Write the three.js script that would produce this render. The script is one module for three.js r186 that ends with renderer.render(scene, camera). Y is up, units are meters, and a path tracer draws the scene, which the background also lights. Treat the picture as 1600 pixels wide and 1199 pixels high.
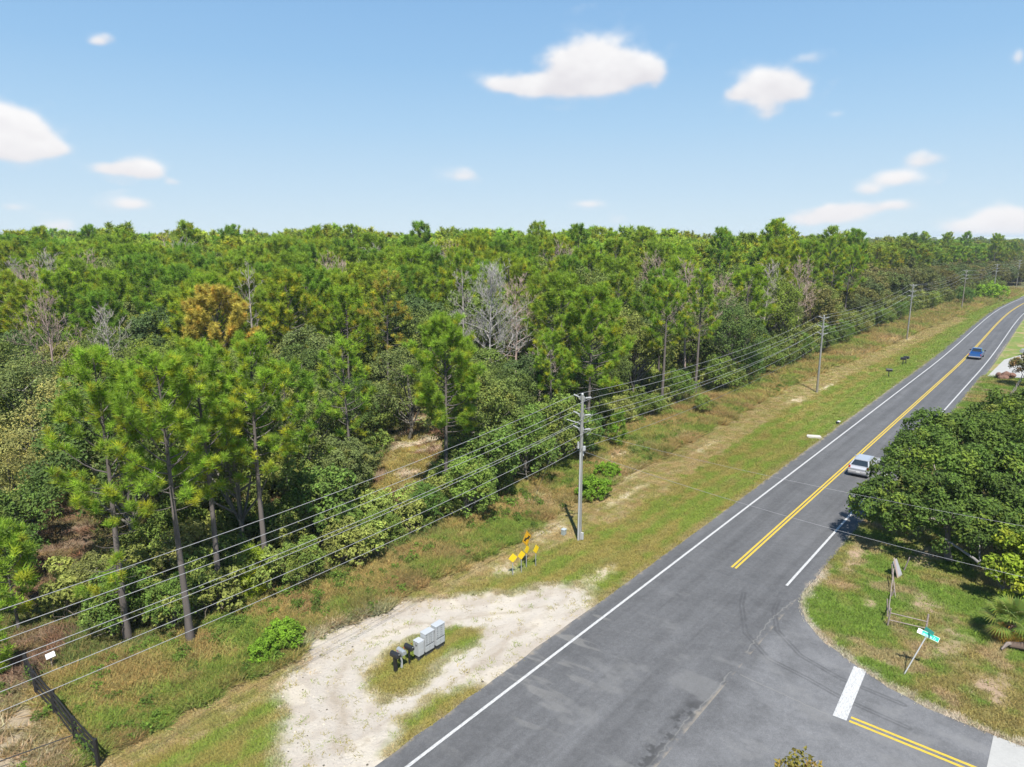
import * as THREE from 'three';
import { RoundedBoxGeometry } from 'three/addons/geometries/RoundedBoxGeometry.js';
import { mergeGeometries } from 'three/addons/utils/BufferGeometryUtils.js';

// ---------------------------------------------------------------- camera, sky, sun, exposure
const scene = new THREE.Scene();
const camera = new THREE.PerspectiveCamera(58.65, 1024 / 767, 0.5, 9000);
camera.position.set(0, 22, 0);
camera.rotation.set(-12.036 * Math.PI / 180, 0, 0);
const renderer = new THREE.WebGLRenderer({ antialias: true });
renderer.toneMapping = THREE.LinearToneMapping;
renderer.toneMappingExposure = 1.95;
renderer.shadowMap.enabled = true;
renderer.shadowMap.type = THREE.PCFSoftShadowMap;

const SKY_GAIN = 1.03 / 1.95, SUN_I = 4.3, SUN_EL = 59, SHADOW_AZ = -5;
const rad = Math.PI / 180;
{
  const sun = new THREE.DirectionalLight(new THREE.Color(1, 0.955, 0.87), SUN_I);
  sun.name = 'sun';
  const ce = Math.cos(SUN_EL * rad), se = Math.sin(SUN_EL * rad);
  const dx = -Math.sin(SHADOW_AZ * rad) * ce, dz = Math.cos(SHADOW_AZ * rad) * ce;
  sun.position.set(20 + dx * 300, se * 300, -70 + dz * 300);
  sun.target.position.set(20, 0, -70);
  sun.castShadow = true;
  sun.shadow.mapSize.set(4096, 4096);
  Object.assign(sun.shadow.camera, { left: -160, right: 160, top: 160, bottom: -160, near: 10, far: 700 });
  sun.shadow.radius = 1;
  scene.add(sun, sun.target);
}

// ---------------------------------------------------------------- small mathematics
const lerp = (a, b, t) => a + (b - a) * t, clamp = (x, a = 0, b = 1) => Math.min(b, Math.max(a, x));
const sstep = (a, b, x) => { const t = clamp((x - a) / (b - a)); return t * t * (3 - 2 * t); };
function rng(seed) { let s = seed | 0; return () => { s = (s + 0x6d2b79f5) | 0; let t = Math.imul(s ^ (s >>> 15), 1 | s); t = (t + Math.imul(t ^ (t >>> 7), 61 | t)) ^ t; return ((t ^ (t >>> 14)) >>> 0) / 4294967296; }; }
const HASH = new Float32Array(65536); { const r = rng(11); for (let i = 0; i < 65536; i++) HASH[i] = r(); }
const h2 = (i, j) => HASH[((i * 7919 + j * 104729) ^ (j * 31)) & 65535];
function vn(x, y) {
  const i = Math.floor(x), j = Math.floor(y); let u = x - i, v = y - j; u = u * u * (3 - 2 * u); v = v * v * (3 - 2 * v);
  return lerp(lerp(h2(i, j), h2(i + 1, j), u), lerp(h2(i, j + 1), h2(i + 1, j + 1), u), v);
}
function fbm(x, y, n = 4) { let s = 0, a = 0.5, t = 0; for (let k = 0; k < n; k++) { s += a * vn(x, y); t += a; a *= 0.5; x = x * 2.03 + 17.3; y = y * 2.03 + 5.1; } return s / t; }
const mix3 = (a, b, t) => [lerp(a[0], b[0], t), lerp(a[1], b[1], t), lerp(a[2], b[2], t)];
const toSRGB = (c) => (c <= 0.0031308 ? c * 12.92 : 1.055 * Math.pow(c, 1 / 2.4) - 0.055);
const SRGB8 = new Uint8Array(4097); for (let i = 0; i <= 4096; i++) SRGB8[i] = Math.round(255 * toSRGB(i / 4096));
const enc = (c) => SRGB8[Math.round(clamp(c) * 4096)];
function inPoly(P, x, y) {
  let c = false;
  for (let i = 0, j = P.length - 1; i < P.length; j = i++) { const [xi, yi] = P[i], [xj, yj] = P[j]; if ((yi > y) !== (yj > y) && x < ((xj - xi) * (y - yi)) / (yj - yi) + xi) c = !c; }
  return c;
}
function dPoly(P, x, y, closed = true) {
  let m = 1e9;
  for (let i = 0; i < P.length - (closed ? 0 : 1); i++) {
    const [ax, ay] = P[i], [bx, by] = P[(i + 1) % P.length], ex = bx - ax, ey = by - ay, t = clamp(((x - ax) * ex + (y - ay) * ey) / (ex * ex + ey * ey));
    m = Math.min(m, Math.hypot(x - ax - ex * t, y - ay - ey * t));
  }
  return m;
}
const sPoly = (P, x, y) => (inPoly(P, x, y) ? -1 : 1) * dPoly(P, x, y);

// ---------------------------------------------------------------- sky texture: clear air and fair-weather clouds all round
{
  const W = 3072, H = 1536, dens = new Float32Array(W * H), rel = new Float32Array(W * H);
  const blobs = [
    [6.46, 12.97, 2.69, 1.94, 1], [4.49, 12.48, 2.97, 1.75, 1], [7.96, 12.14, 3.41, 1.57, 1], [10.4, 12.06, 1.54, 1.05, 1], [-0.5, 11.62, 2.11, 0.72, 0.9], [2.51, 11.25, 3.0, 0.76, 1],
    [19.52, 11.27, 2.54, 1.06, 0.9], [18.93, 10.24, 2.22, 1.12, 0.9], [19.46, 9.12, 1.12, 0.7, 0.8], [17.1, 10.43, 1.1, 0.44, 0.7], [21.13, 10.31, 1.3, 0.77, 0.8],
    [-35.01, 7.17, 1.67, 1.4, 1], [-33.9, 6.47, 1.61, 1.11, 1], [-34.89, 5.41, 2.12, 0.72, 1], [-32.75, 5.75, 1.1, 0.49, 0.9], [-37, 6.4, 2.4, 1.3, 1],
    [-27.91, 4.88, 1.55, 0.86, 0.9], [-29.5, 4.68, 1.34, 0.43, 0.9], [-26.94, 4.48, 1.03, 0.53, 0.9], [-25.63, 3.91, 0.68, 0.31, 0.7],
    [-28.79, 12.95, 0.84, 0.42, 0.8], [-29.38, 12.65, 0.68, 0.27, 0.8], [-3.86, 4.87, 1.54, 0.64, 0.75], [-28.45, 2.32, 1.38, 0.49, 0.8],
    [29.82, 5.3, 1.37, 0.63, 0.85], [28.39, 4.08, 1.65, 0.61, 0.85], [26.64, 3.35, 1.07, 0.45, 0.7], [25.72, 2.02, 2.48, 0.55, 0.8], [28.58, 2.23, 1.58, 0.4, 0.7], [22.76, 1.27, 2.18, 0.65, 0.7], [24.49, 1.49, 2.54, 0.65, 0.8],
    [34.72, 1.13, 1.56, 0.92, 0.9], [36.14, 0.91, 2.32, 0.9, 0.9], [32.62, 0.6, 1.46, 0.52, 0.8], [-33.15, 0.73, 1.42, 0.51, 0.7], [-35.49, 1.95, 0.77, 0.25, 0.6],
    [34.49, 11.18, 0.34, 0.52, 0.7], [6.22, 2.63, 1.23, 0.35, 0.6], [8.91, 1.36, 1.02, 0.45, 0.5], [21.9, 12.42, 1.11, 0.41, 0.5], [24.06, 8.62, 0.59, 0.21, 0.35],
  ];
  const r = rng(5);
  for (let k = 0; k < 70; k++) {
    const az = 46 + r() * 268, el = 1 + 38 * r() * r() + (k % 9 === 0 ? 22 * r() : 0), s = 0.6 + 1.5 * r();
    for (let m = 0; m < 5; m++) blobs.push([az + (r() - 0.5) * 5 * s / Math.cos(el * rad), el + (r() - 0.4) * 1.3 * s, 2.1 * s * (0.5 + r()) / Math.cos(el * rad), 0.9 * s * (0.5 + r()), 0.95]);
  }
  for (const [az, el, rx, ry, d] of blobs) {
    const u0 = (Math.atan2(-Math.cos(az * rad), Math.sin(az * rad)) / (2 * Math.PI) + 0.5) * W, v0 = (el / 180 + 0.5) * H, pw = W / 360, ph = H / 180;
    for (let j = Math.floor(v0 - ry * ph * 2.2); j <= v0 + ry * ph * 2.2; j++) for (let i = Math.floor(u0 - rx * pw * 2.2); i <= u0 + rx * pw * 2.2; i++) {
      if (j < H / 2 || j >= H) continue;
      const X = (i - u0) / (rx * pw), Y = (j - v0) / (ry * ph * (j < v0 ? 0.85 : 1.1)), q = Math.hypot(X, Y), a = d * Math.exp(-1.0 * Math.pow(q, 2.4));
      const at = j * W + ((i % W) + W) % W;
      if (a > 0.004) { rel[at] += a * Y; dens[at] += a; }
    }
  }
  const data = new Float32Array(W * H * 4), g = SKY_GAIN;
  const stops = [[0, 0.68, 0.81, 0.885], [3.6, 0.56, 0.735, 0.885], [8.5, 0.42, 0.64, 0.87], [13, 0.32, 0.55, 0.83], [17.5, 0.265, 0.485, 0.785], [30, 0.16, 0.36, 0.69], [60, 0.085, 0.24, 0.56], [90, 0.07, 0.21, 0.52]];
  for (let j = 0; j < H; j++) {
    const el = Math.max(0, ((j + 0.5) / H - 0.5) * 180); let k = 0; while (k < stops.length - 2 && el > stops[k + 1][0]) k++;
    const t = clamp((el - stops[k][0]) / (stops[k + 1][0] - stops[k][0])), base = [1, 2, 3].map((c) => lerp(stops[k][c], stops[k + 1][c], t));
    for (let i = 0; i < W; i++) {
      const o = (j * W + i) * 4, d = dens[j * W + i]; let c = base;
      if (d > 0.01) {
        const n = fbm(i * 0.035, j * 0.06, 5) - 0.5, n2 = fbm(i * 0.11 + 40, j * 0.17, 3) - 0.5;
        const n3 = fbm(i * 0.014 + 9, j * 0.024, 3) - 0.5, a = sstep(0.06, 1.12, d * 1.06 + n * 1.25 + n2 * 0.8 + n3 * 0.6 - 0.03) * (0.25 + 0.75 * sstep(0.02, 0.8, d));
        const up = clamp(rel[j * W + i] / d * 0.55 + 0.5 + n * 1.1 + n2 * 0.5), white = mix3([0.78, 0.76, 0.79], [0.965, 0.955, 0.955], up);
        c = mix3(base, mix3(white, [0.9, 0.88, 0.89], clamp(1 - el / 9) * 0.6), a * 0.97);
      }
      data[o] = c[0] * g; data[o + 1] = c[1] * g; data[o + 2] = c[2] * g; data[o + 3] = 1;
    }
  }
  const sky = new THREE.DataTexture(data, W, H, THREE.RGBAFormat, THREE.FloatType);
  sky.mapping = THREE.EquirectangularReflectionMapping; sky.magFilter = sky.minFilter = THREE.LinearFilter; sky.colorSpace = THREE.LinearSRGBColorSpace; sky.needsUpdate = true;
  scene.background = sky; scene.environment = sky;
}

// ---------------------------------------------------------------- naming
const used = new Map();
function numbered(name) { const n = used.get(name) ?? 0; used.set(name, n + 1); return n ? name + '_' + String(n).padStart(3, '0') : name; }
const labels = new Set();
function tag(o, label, category, group, kind) {
  if (label) { o.userData.label = label; if (!kind) labels.add(label); }
  if (category) o.userData.category = category;
  if (group) o.userData.group = group;
  if (kind) o.userData.kind = kind;
  return o;
}
function thing(name, label, category, [x, y, z] = [0, 0, 0], turn = 0, group) {
  const o = new THREE.Group(); o.name = numbered(name); scene.add(o); o.position.set(x, y, z); o.rotation.y = turn; return tag(o, label, category, group);
}
function part(name, geo, m, parent, label) {
  const o = new THREE.Mesh(geo, m); o.name = name; o.castShadow = o.receiveShadow = true;
  if (parent) parent.add(o); else { o.name = numbered(name); scene.add(o); }
  if (label) o.userData.label = label;
  return o;
}
const structure = (name, geo, m) => tag(part(name, geo, m), null, null, null, 'structure');

// ---------------------------------------------------------------- road axes: s along the main road, n across it to the right
const DS = [0.6437, -0.7653], DN = [0.7653, 0.6437], ROAD_TURN = 0.8715;
const X = (s, n) => s * DS[0] + n * DN[0], Z = (s, n) => -30.27 + s * DS[1] + n * DN[1];
const S = (x, z) => x * DS[0] + (z + 30.27) * DS[1], N = (x, z) => x * DN[0] + (z + 30.27) * DN[1];
const bend = (s) => (s < 110 ? 0 : s < 225 ? -1.7 * sstep(110, 225, s) : s < 300 ? -1.7 + 2.6 * Math.pow((s - 225) / 75, 2) : 0.9 + (s - 300) * 0.07 + Math.pow((s - 300) / 100, 2) * 7);
const NORTH = [[26, 8.15], [21, 8.15], [19.4, 7.9], [17.1, 8.6], [15.5, 9.5], [14.1, 10.85], [13.1, 12.5], [12.2, 14.2], [11.6, 16], [11.4, 18], [11.35, 20]];
const sNorth = (n) => { for (let i = 1; i < NORTH.length; i++) if (n <= NORTH[i][1]) { const a = NORTH[i - 1], b = NORTH[i]; if (b[1] > a[1]) return lerp(a[0], b[0], clamp((n - a[1]) / (b[1] - a[1]))); } return 11.35; };
const sSouth = (n) => 14.9 - sNorth(n);
const onRoad = (s, n) => { const m = n - bend(s); if (m > -1.1 - 0.25 * sstep(20, 60, s) && m < 8.15) return true; return n >= 8.1 && n < 80 && s < sNorth(n) && s > sSouth(n); };
function roadDist(s, n) { // distance outside the pavement, negative inside
  const m = n - bend(s), a = Math.max(-1.1 - 0.25 * sstep(20, 60, s) - m, m - 8.15);
  const b = n < 8.1 ? 99 : Math.max(s - sNorth(n), sSouth(n) - s);
  return Math.min(a, b);
}
const WOOD = [[-60, -30], [-35, -24], [-21, -20], [-13, -18.5], [-7, -17.5], [0, -16.6], [10, -15.4], [20, -16.8], [26, -17.8], [38, -20.5], [46, -21], [57, -20.5], [74, -18.6], [101, -19], [141, -20.3], [190, -20], [240, -17], [300, -12], [420, 0]];
const woodEdge = (s) => { for (let i = 1; i < WOOD.length; i++) if (s <= WOOD[i][0]) { const a = WOOD[i - 1], b = WOOD[i]; return lerp(a[1], b[1], clamp((s - a[0]) / (b[0] - a[0]))) + (vn(s * 0.23, 3.3) - 0.5) * 2.4; } return 0; };
const SAND = [[-30, -3.2], [-20, -3.4], [-10.3, -4.0], [-9.0, -5.4], [-8.1, -7.7], [-6.6, -9.0], [-4.4, -10.6], [-1.9, -11.1], [1.2, -10.2], [3.8, -8.3], [6.9, -5.8], [9.5, -4.6], [10.8, -3.1], [10.6, -2.2], [8.4, -1.6], [8.0, -0.4], [-8.5, -0.4], [-10, -1.5], [-30, -1.5]];
SAND.splice(0, 2); SAND.splice(-1, 1);
const ISLAND = [[-4.0, -6.3], [-2.6, -6.7], [-0.3, -6.7], [2.1, -5.7], [2.9, -4.6], [1.5, -4.0], [-1.2, -3.8], [-3.3, -3.8], [-4.5, -4.3], [-4.6, -5.2]];
const ISLAND2 = [[-6.6, -1.2], [-5.2, -2.4], [-3.4, -2.5], [-1.3, -1.7], [-0.3, -0.6], [-3.6, -0.6], [-6.6, -0.6]];
const TRACKS = [[[-12.6, -55.5], [-9.4, -52.2], [-7.6, -60.0], [-7.2, -70], [-8.8, -82], [-12.2, -82], [-12.8, -66]], [[-39, -53.6], [-36, -53.5], [-31.5, -47.5], [-29.6, -42], [-29.4, -38], [-32.5, -40.5]], [[-25, -54.6], [-22.1, -55.5], [-17.8, -53.6], [-20, -51.5]], [[-27, -35.5], [-25.2, -35], [-24.5, -31], [-30, -27], [-32, -31]]];
const WHITE_PATCH = [[31, -11.6, 3, 1.1], [20.3, -14.9, 2.2, 1.3], [20.9, -12, 1.8, 0.9], [15.7, -9.6, 2.4, 1.2], [44.2, -9.8, 4, 0.7], [36, -15.5, 4, 1.2], [73.2, -9.6, 3.2, 0.9], [149, -10.2, 6, 0.9], [143, -13, 6, 1.3], [220, -13.6, 5, 1.6], [277, -5.6, 7, 1], [45.1, -13.5, 2, 0.8], [12.6, -3, 2.2, 0.7], [26, -9.2, 4, 0.6], [84, -9, 5, 0.5], [120, -13.6, 7, 1.6], [9, -8.4, 1.2, 1]];
const YARD = [[-27.5, -31.5], [-24.6, -30.2], [-21, -27], [-17.4, -24], [-20, -18], [-32, -18], [-32, -28]];
const DIRT = [[18.4, 16.3, 2.2, 1.2], [26.5, 9.3, 3.2, 0.6], [22.5, 14.3, 1.8, 1], [15.5, 18.4, 1.8, 0.9], [20.6, 11.6, 0.9, 0.5], [30, 13, 2.5, 1]];
function gh(s, n) {
  const d = roadDist(s, n); if (d < 0) return -0.07;
  const k = sstep(0, 1.6, d), left = n < 0;
  let y = (fbm(s * 0.16, n * 0.16, 3) - 0.5) * 0.5 + (fbm(s * 1.1, n * 1.1, 2) - 0.5) * 0.1;
  if (left) y -= 0.16 * Math.exp(-Math.pow((n + 5) / 2.2, 2)) * sstep(14, 24, s);
  if (left && s > -12 && s < 12 && n > -13) { const e = sPoly(SAND, s, n), q = Math.abs(-e - 1.5); y += 0.07 * Math.exp(-Math.pow((e - 0.2) / 0.45, 2)) - (e < 0 && n < -3 ? 0.045 * Math.exp(-Math.pow(Math.min(q, Math.abs(-e - 3.0)) / 0.3, 2)) : 0); if (e < 0) y *= 0.6; }
  return lerp(0.0, y, k);
}
// colour of the ground itself: soil, straw, sand, low turf (linear albedo)
function groundKind(s, n) {
  const x = X(s, n), z = Z(s, n), d = roadDist(s, n);
  const warp = (fbm(s * 0.7, n * 0.7, 3) - 0.5) * 1.6 + (fbm(s * 3, n * 3, 2) - 0.5) * 0.7;
  const sd = s > -14 && s < 16 && n < 0 && n > -14 ? sPoly(SAND, s, n) : 9, isl = sd < 3 ? Math.min(sPoly(ISLAND, s, n), sPoly(ISLAND2, s, n)) : 9;
  const we = n < 0 ? woodEdge(s) : 0;
  let kind = 'mown'; if (isl < 0.4) return { kind: 'mown', isle: 1, sand: sstep(-0.35, 0.75, isl + warp * 0.75) * (1 - sstep(-0.6, 0.9, sd + warp * 0.9)), white: 0, track: 9, d, warp };
  if (n < 0) {
    const band = -9 - 0.045 * clamp(s - 10, 0, 60) + 0.03 * clamp(s - 80, 0, 100) + (s > 190 ? (s - 190) * 0.06 : 0);
    if (n < we - 0.6 + warp) kind = 'wood'; else if (n < band - 1.7 + warp * 1.1) kind = 'wild'; else if (n < band + lerp(0.5, 2.7, sstep(6, 24, s)) + warp * 0.9 && s < 205) kind = 'straw';
  } else kind = 'lawn';
  let sand = 1 - sstep(-0.6, 0.9, sd + warp * 0.9); sand *= sstep(-0.35, 0.75, isl + warp * 0.75);
  let white = 0;
  for (const [a, b, ra, rb] of n < 0 ? WHITE_PATCH : DIRT) { const q = Math.hypot((s - a) / ra, (n - b) / rb); if (q < 2) white = Math.max(white, 1 - sstep(0.25, 1.15, q + (fbm(s * 1.7 + 9, n * 1.7, 3) - 0.5) * 1.5)); }
  let track = 9; if (kind === 'wood' || kind === 'wild') for (const P of TRACKS) track = Math.min(track, sPoly(P, x, z));
  const yard = x < -16 && z > -33 ? 1 - sstep(-0.5, 0.4, sPoly(YARD, x, z) + warp * 0.5) : 0;
  return { kind, sand, white, track, d, warp, yard };
}
function groundColor(s, n, k = groundKind(s, n)) {
  const x = X(s, n), a = fbm(s * 0.33 + 7, n * 0.33, 4), b = fbm(s * 1.6, n * 1.6 + 30, 3), f = vn(s * 11, n * 11), f2 = vn(s * 27 + 3, n * 27);
  let c;
  if (k.kind === 'mown') {
    c = mix3([0.245, 0.212, 0.058], [0.17, 0.205, 0.034], sstep(0.36, 0.64, a * 0.6 + b * 0.35 + 0.13 * Math.sin(n * 3.4 + a * 5)));
    c = mix3(c, [0.13, 0.2, 0.028], 0.55 * sstep(-7, -3.5, n - bend(s)) * sstep(25, 80, s));
    c = mix3(c, [0.26, 0.205, 0.085], 0.35 * sstep(0.56, 0.8, vn(s * 0.5, n * 2.6) * 0.65 + b * 0.35));
  } else if (k.kind === 'straw') {
    c = mix3([0.285, 0.215, 0.09], [0.215, 0.2, 0.056], sstep(0.36, 0.6, b)); c = mix3(c, [0.36, 0.29, 0.17], 0.45 * sstep(0.55, 0.75, vn(s * 1.1, n * 6)));
  } else if (k.kind === 'wild') {
    c = mix3([0.28, 0.215, 0.075], [0.15, 0.195, 0.032], sstep(0.46, 0.68, a * 0.65 + b * 0.4)); c = mix3(c, [0.25, 0.155, 0.08], 0.45 * sstep(0.55, 0.7, fbm(s * 0.5 + 50, n * 0.5, 3)));
  } else if (k.kind === 'lawn') {
    c = mix3([0.235, 0.195, 0.065], [0.125, 0.18, 0.026], sstep(0.3, 0.57, a * 0.7 + b * 0.33)); c = mix3(c, [0.34, 0.24, 0.145], 0.6 * sstep(0.58, 0.72, fbm(s * 0.6 + 90, n * 0.6, 3)));
  } else {
    c = mix3([0.13, 0.082, 0.045], [0.2, 0.145, 0.07], sstep(0.35, 0.7, b)); c = mix3(c, [0.09, 0.1, 0.03], 0.6 * sstep(0.5, 0.7, a));
  }
  if (k.track < 2) { const t = 1 - sstep(-0.6, 1.2, k.track + k.warp); c = mix3(c, mix3(x > -20 ? [0.24, 0.2, 0.06] : [0.15, 0.115, 0.05], [0.17, 0.095, 0.055], sstep(0.45, 0.6, a + (b - 0.5) * 0.4)), t); c = mix3(c, x > -20 ? [0.46, 0.39, 0.3] : [0.19, 0.13, 0.09], 0.8 * t * sstep(0.57, 0.66, fbm(s * 0.4 + 21, n * 0.9, 3))); }
  if (k.yard > 0) c = mix3(c, mix3([0.4, 0.315, 0.22], [0.2, 0.16, 0.075], sstep(0.46, 0.58, fbm(s * 1.3 + 8, n * 1.3, 4))), 0.9 * k.yard);
  if (k.white > 0) c = mix3(c, n0(s, n) ? [0.5, 0.42, 0.3] : [0.4, 0.28, 0.19], k.white * (0.55 + 0.4 * sstep(0.35, 0.6, b)));
  if (k.sand > 0) {
    let q = mix3([0.5, 0.45, 0.385], [0.42, 0.365, 0.305], sstep(0.4, 0.68, fbm(s * 0.45, n * 0.9 + 12, 4)));
    q = mix3(q, [0.57, 0.51, 0.42], 0.7 * sstep(0.52, 0.7, fbm(s * 0.8 + 60, n * 0.8, 3)));
    const dr = dPoly(SAND, s, n) + (vn(s * 0.6, n * 0.6) - 0.5) * 0.5, rut = Math.min(Math.abs(dr - 1.5), Math.abs(dr - 3.0)); q = mix3(q, [0.5, 0.455, 0.4], 0.6 * (1 - sstep(0.2, 0.5, rut)) * (n < -3 ? 1 : 0.3)); q = mix3(q, [0.33, 0.27, 0.2], 0.45 * sstep(0.3, 0.6, fbm(s * 3 + 5, n * 3, 3)) * sstep(0.25, 0.05, Math.abs(dr - 2.25)) );
    const peb = vn(s * 9 + 4, n * 9); if (peb > 0.93) q = mix3(q, [0.24, 0.2, 0.15], 0.5);
    c = mix3(c, q, k.sand);
  }
  if (k.d > 0 && n > 7.8 && s > 10.8 && s < 23 && k.d < 0.75) c = mix3(c, [0.42, 0.37, 0.3], 0.85 * (1 - sstep(0.15, 0.7, k.d + (b - 0.5) * 0.8)));
  if (k.d > 0 && k.d < 0.5 && k.sand < 0.4) c = mix3(c, [0.33, 0.26, 0.17], 0.5 * (1 - k.d / 0.5) * sstep(0.4, 0.55, b));
  const m = lerp(0.8 + 0.26 * f + 0.18 * f2, 0.965 + 0.05 * f + 0.03 * f2, k.sand);
  return [c[0] * m, c[1] * m, c[2] * m];
}
const n0 = (s, n) => n < 0;

// ---------------------------------------------------------------- textures
function dataTexture(w, h, fn, srgb = true) {
  const d = new Uint8Array(w * h * 4);
  for (let j = 0; j < h; j++) for (let i = 0; i < w; i++) { const c = fn((i + 0.5) / w, (j + 0.5) / h), o = (j * w + i) * 4; for (let k = 0; k < 3; k++) d[o + k] = srgb ? enc(c[k]) : Math.round(255 * clamp(c[k])); d[o + 3] = 255; }
  const t = new THREE.DataTexture(d, w, h, THREE.RGBAFormat); t.magFilter = THREE.LinearFilter; t.minFilter = THREE.LinearMipmapLinearFilter; t.generateMipmaps = true; t.anisotropy = 8;
  if (srgb) t.colorSpace = THREE.SRGBColorSpace; t.needsUpdate = true; return t;
}
const std = (color, roughness = 0.8, more = {}) => new THREE.MeshStandardMaterial({ color: Array.isArray(color) ? new THREE.Color().setRGB(...color) : color, roughness, ...more });
const NEAR = { s0: -42, s1: 50, n0: -60, n1: 32 }, MID = { s0: 50, s1: 330, n0: -60, n1: 60 };
const tileNoise = (u, v, f, seed = 0) => { const x = u * f, y = v * f, i = Math.floor(x), j = Math.floor(y); let a = x - i, b = y - j; a = a * a * (3 - 2 * a); b = b * b * (3 - 2 * b); const m = (p, q) => h2(((p % f) + f) % f + seed * 977, ((q % f) + f) % f); return lerp(lerp(m(i, j), m(i + 1, j), a), lerp(m(i, j + 1), m(i + 1, j + 1), a), b); };
const grain = dataTexture(512, 512, (u, v) => { const g = 0.35 * tileNoise(u, v, 16) + 0.3 * tileNoise(u, v, 64, 1) + 0.35 * tileNoise(u, v, 256, 2); return [g, g, g]; }, false);
grain.wrapS = grain.wrapT = THREE.RepeatWrapping;
const repeated = (t, x, y) => { const c = t.clone(); c.repeat.set(x, y); c.needsUpdate = true; return c; };

// ---------------------------------------------------------------- ground sheet
{
  const nearMap = dataTexture(2048, 2048, (u, v) => groundColor(lerp(NEAR.s0, NEAR.s1, u), lerp(NEAR.n0, NEAR.n1, v)));
  const midMap = dataTexture(2048, 1024, (u, v) => groundColor(lerp(MID.s0, MID.s1, u), lerp(MID.n0, MID.n1, v)));
  const farMap = dataTexture(512, 512, (u, v) => { const a = 0.5 * tileNoise(u, v, 8) + 0.3 * tileNoise(u, v, 32, 3) + 0.2 * tileNoise(u, v, 128, 4); return mix3([0.05, 0.065, 0.022], [0.15, 0.14, 0.05], sstep(0.3, 0.7, a)); });
  farMap.wrapS = farMap.wrapT = THREE.RepeatWrapping;
  const pos = [], nor = [], uv = [], idx = [], groups = [];
  function grid(s0, s1, n0_, n1_, ds, dn, mat, uvOf, flatEdge) {
    const ns = Math.max(1, Math.round((s1 - s0) / ds)), nn = Math.max(1, Math.round((n1_ - n0_) / dn)), b = pos.length / 3, start = idx.length;
    for (let j = 0; j <= nn; j++) for (let i = 0; i <= ns; i++) {
      const s = lerp(s0, s1, i / ns), n = lerp(n0_, n1_, j / nn); let y = flatEdge ? -0.02 : gh(s, n);
      if (!flatEdge) { const e = Math.min(n - NEAR.n0, (s < 50 ? NEAR.n1 : MID.n1) - n, s - NEAR.s0, MID.s1 - s); if (e < 6) y = lerp(-0.02, y, clamp(e / 6)); }
      else if (onRoad(s, n)) y = -0.07;
      pos.push(X(s, n), y, Z(s, n)); uv.push(...uvOf(s, n));
    }
    for (let j = 0; j < nn; j++) for (let i = 0; i < ns; i++) { const a = b + j * (ns + 1) + i, c = a + ns + 1; idx.push(a, a + 1, c, a + 1, c + 1, c); }
    groups.push([start, idx.length - start, mat]);
  }
  grid(NEAR.s0, NEAR.s1, NEAR.n0, NEAR.n1, 0.32, 0.32, 0, (s, n) => [(s - NEAR.s0) / (NEAR.s1 - NEAR.s0), (n - NEAR.n0) / (NEAR.n1 - NEAR.n0)]);
  grid(MID.s0, MID.s1, MID.n0, MID.n1, 1, 1, 1, (s, n) => [(s - MID.s0) / (MID.s1 - MID.s0), (n - MID.n0) / (MID.n1 - MID.n0)]);
  const fu = (s, n) => [s / 24, n / 24], B = 7000;
  grid(NEAR.s0, NEAR.s1, NEAR.n1, MID.n1, 8, 7, 2, fu, 1); grid(-B, NEAR.s0, NEAR.n0, MID.n1, 900, 8, 2, fu, 1); grid(MID.s1, 500, MID.n0, MID.n1, 2, 1.5, 2, fu, 1); grid(500, B, MID.n0, MID.n1, 900, 8, 2, fu, 1);
  grid(-B, B, MID.n1, B, 500, 900, 2, fu, 1); grid(-B, B, -B, NEAR.n0, 500, 900, 2, fu, 1);
  const g = new THREE.BufferGeometry(); g.setAttribute('position', new THREE.Float32BufferAttribute(pos, 3)); g.setAttribute('uv', new THREE.Float32BufferAttribute(uv, 2)); g.setIndex(idx); g.computeVertexNormals();
  if (g.attributes.normal.getY(100) < 0) { for (let i = 0; i < idx.length; i += 3) { const t = idx[i]; idx[i] = idx[i + 1]; idx[i + 1] = t; } g.setIndex(idx); g.computeVertexNormals(); }
  for (const [a, n, m] of groups) g.addGroup(a, n, m);
  const bump = repeated(grain, 60, 60);
  structure('ground', g, [std(0xffffff, 0.97, { map: nearMap, bumpMap: bump, bumpScale: 0.06 }), std(0xffffff, 0.97, { map: midMap, bumpMap: bump, bumpScale: 0.06 }), std(0xffffff, 0.97, { map: farMap })]);
}

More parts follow.
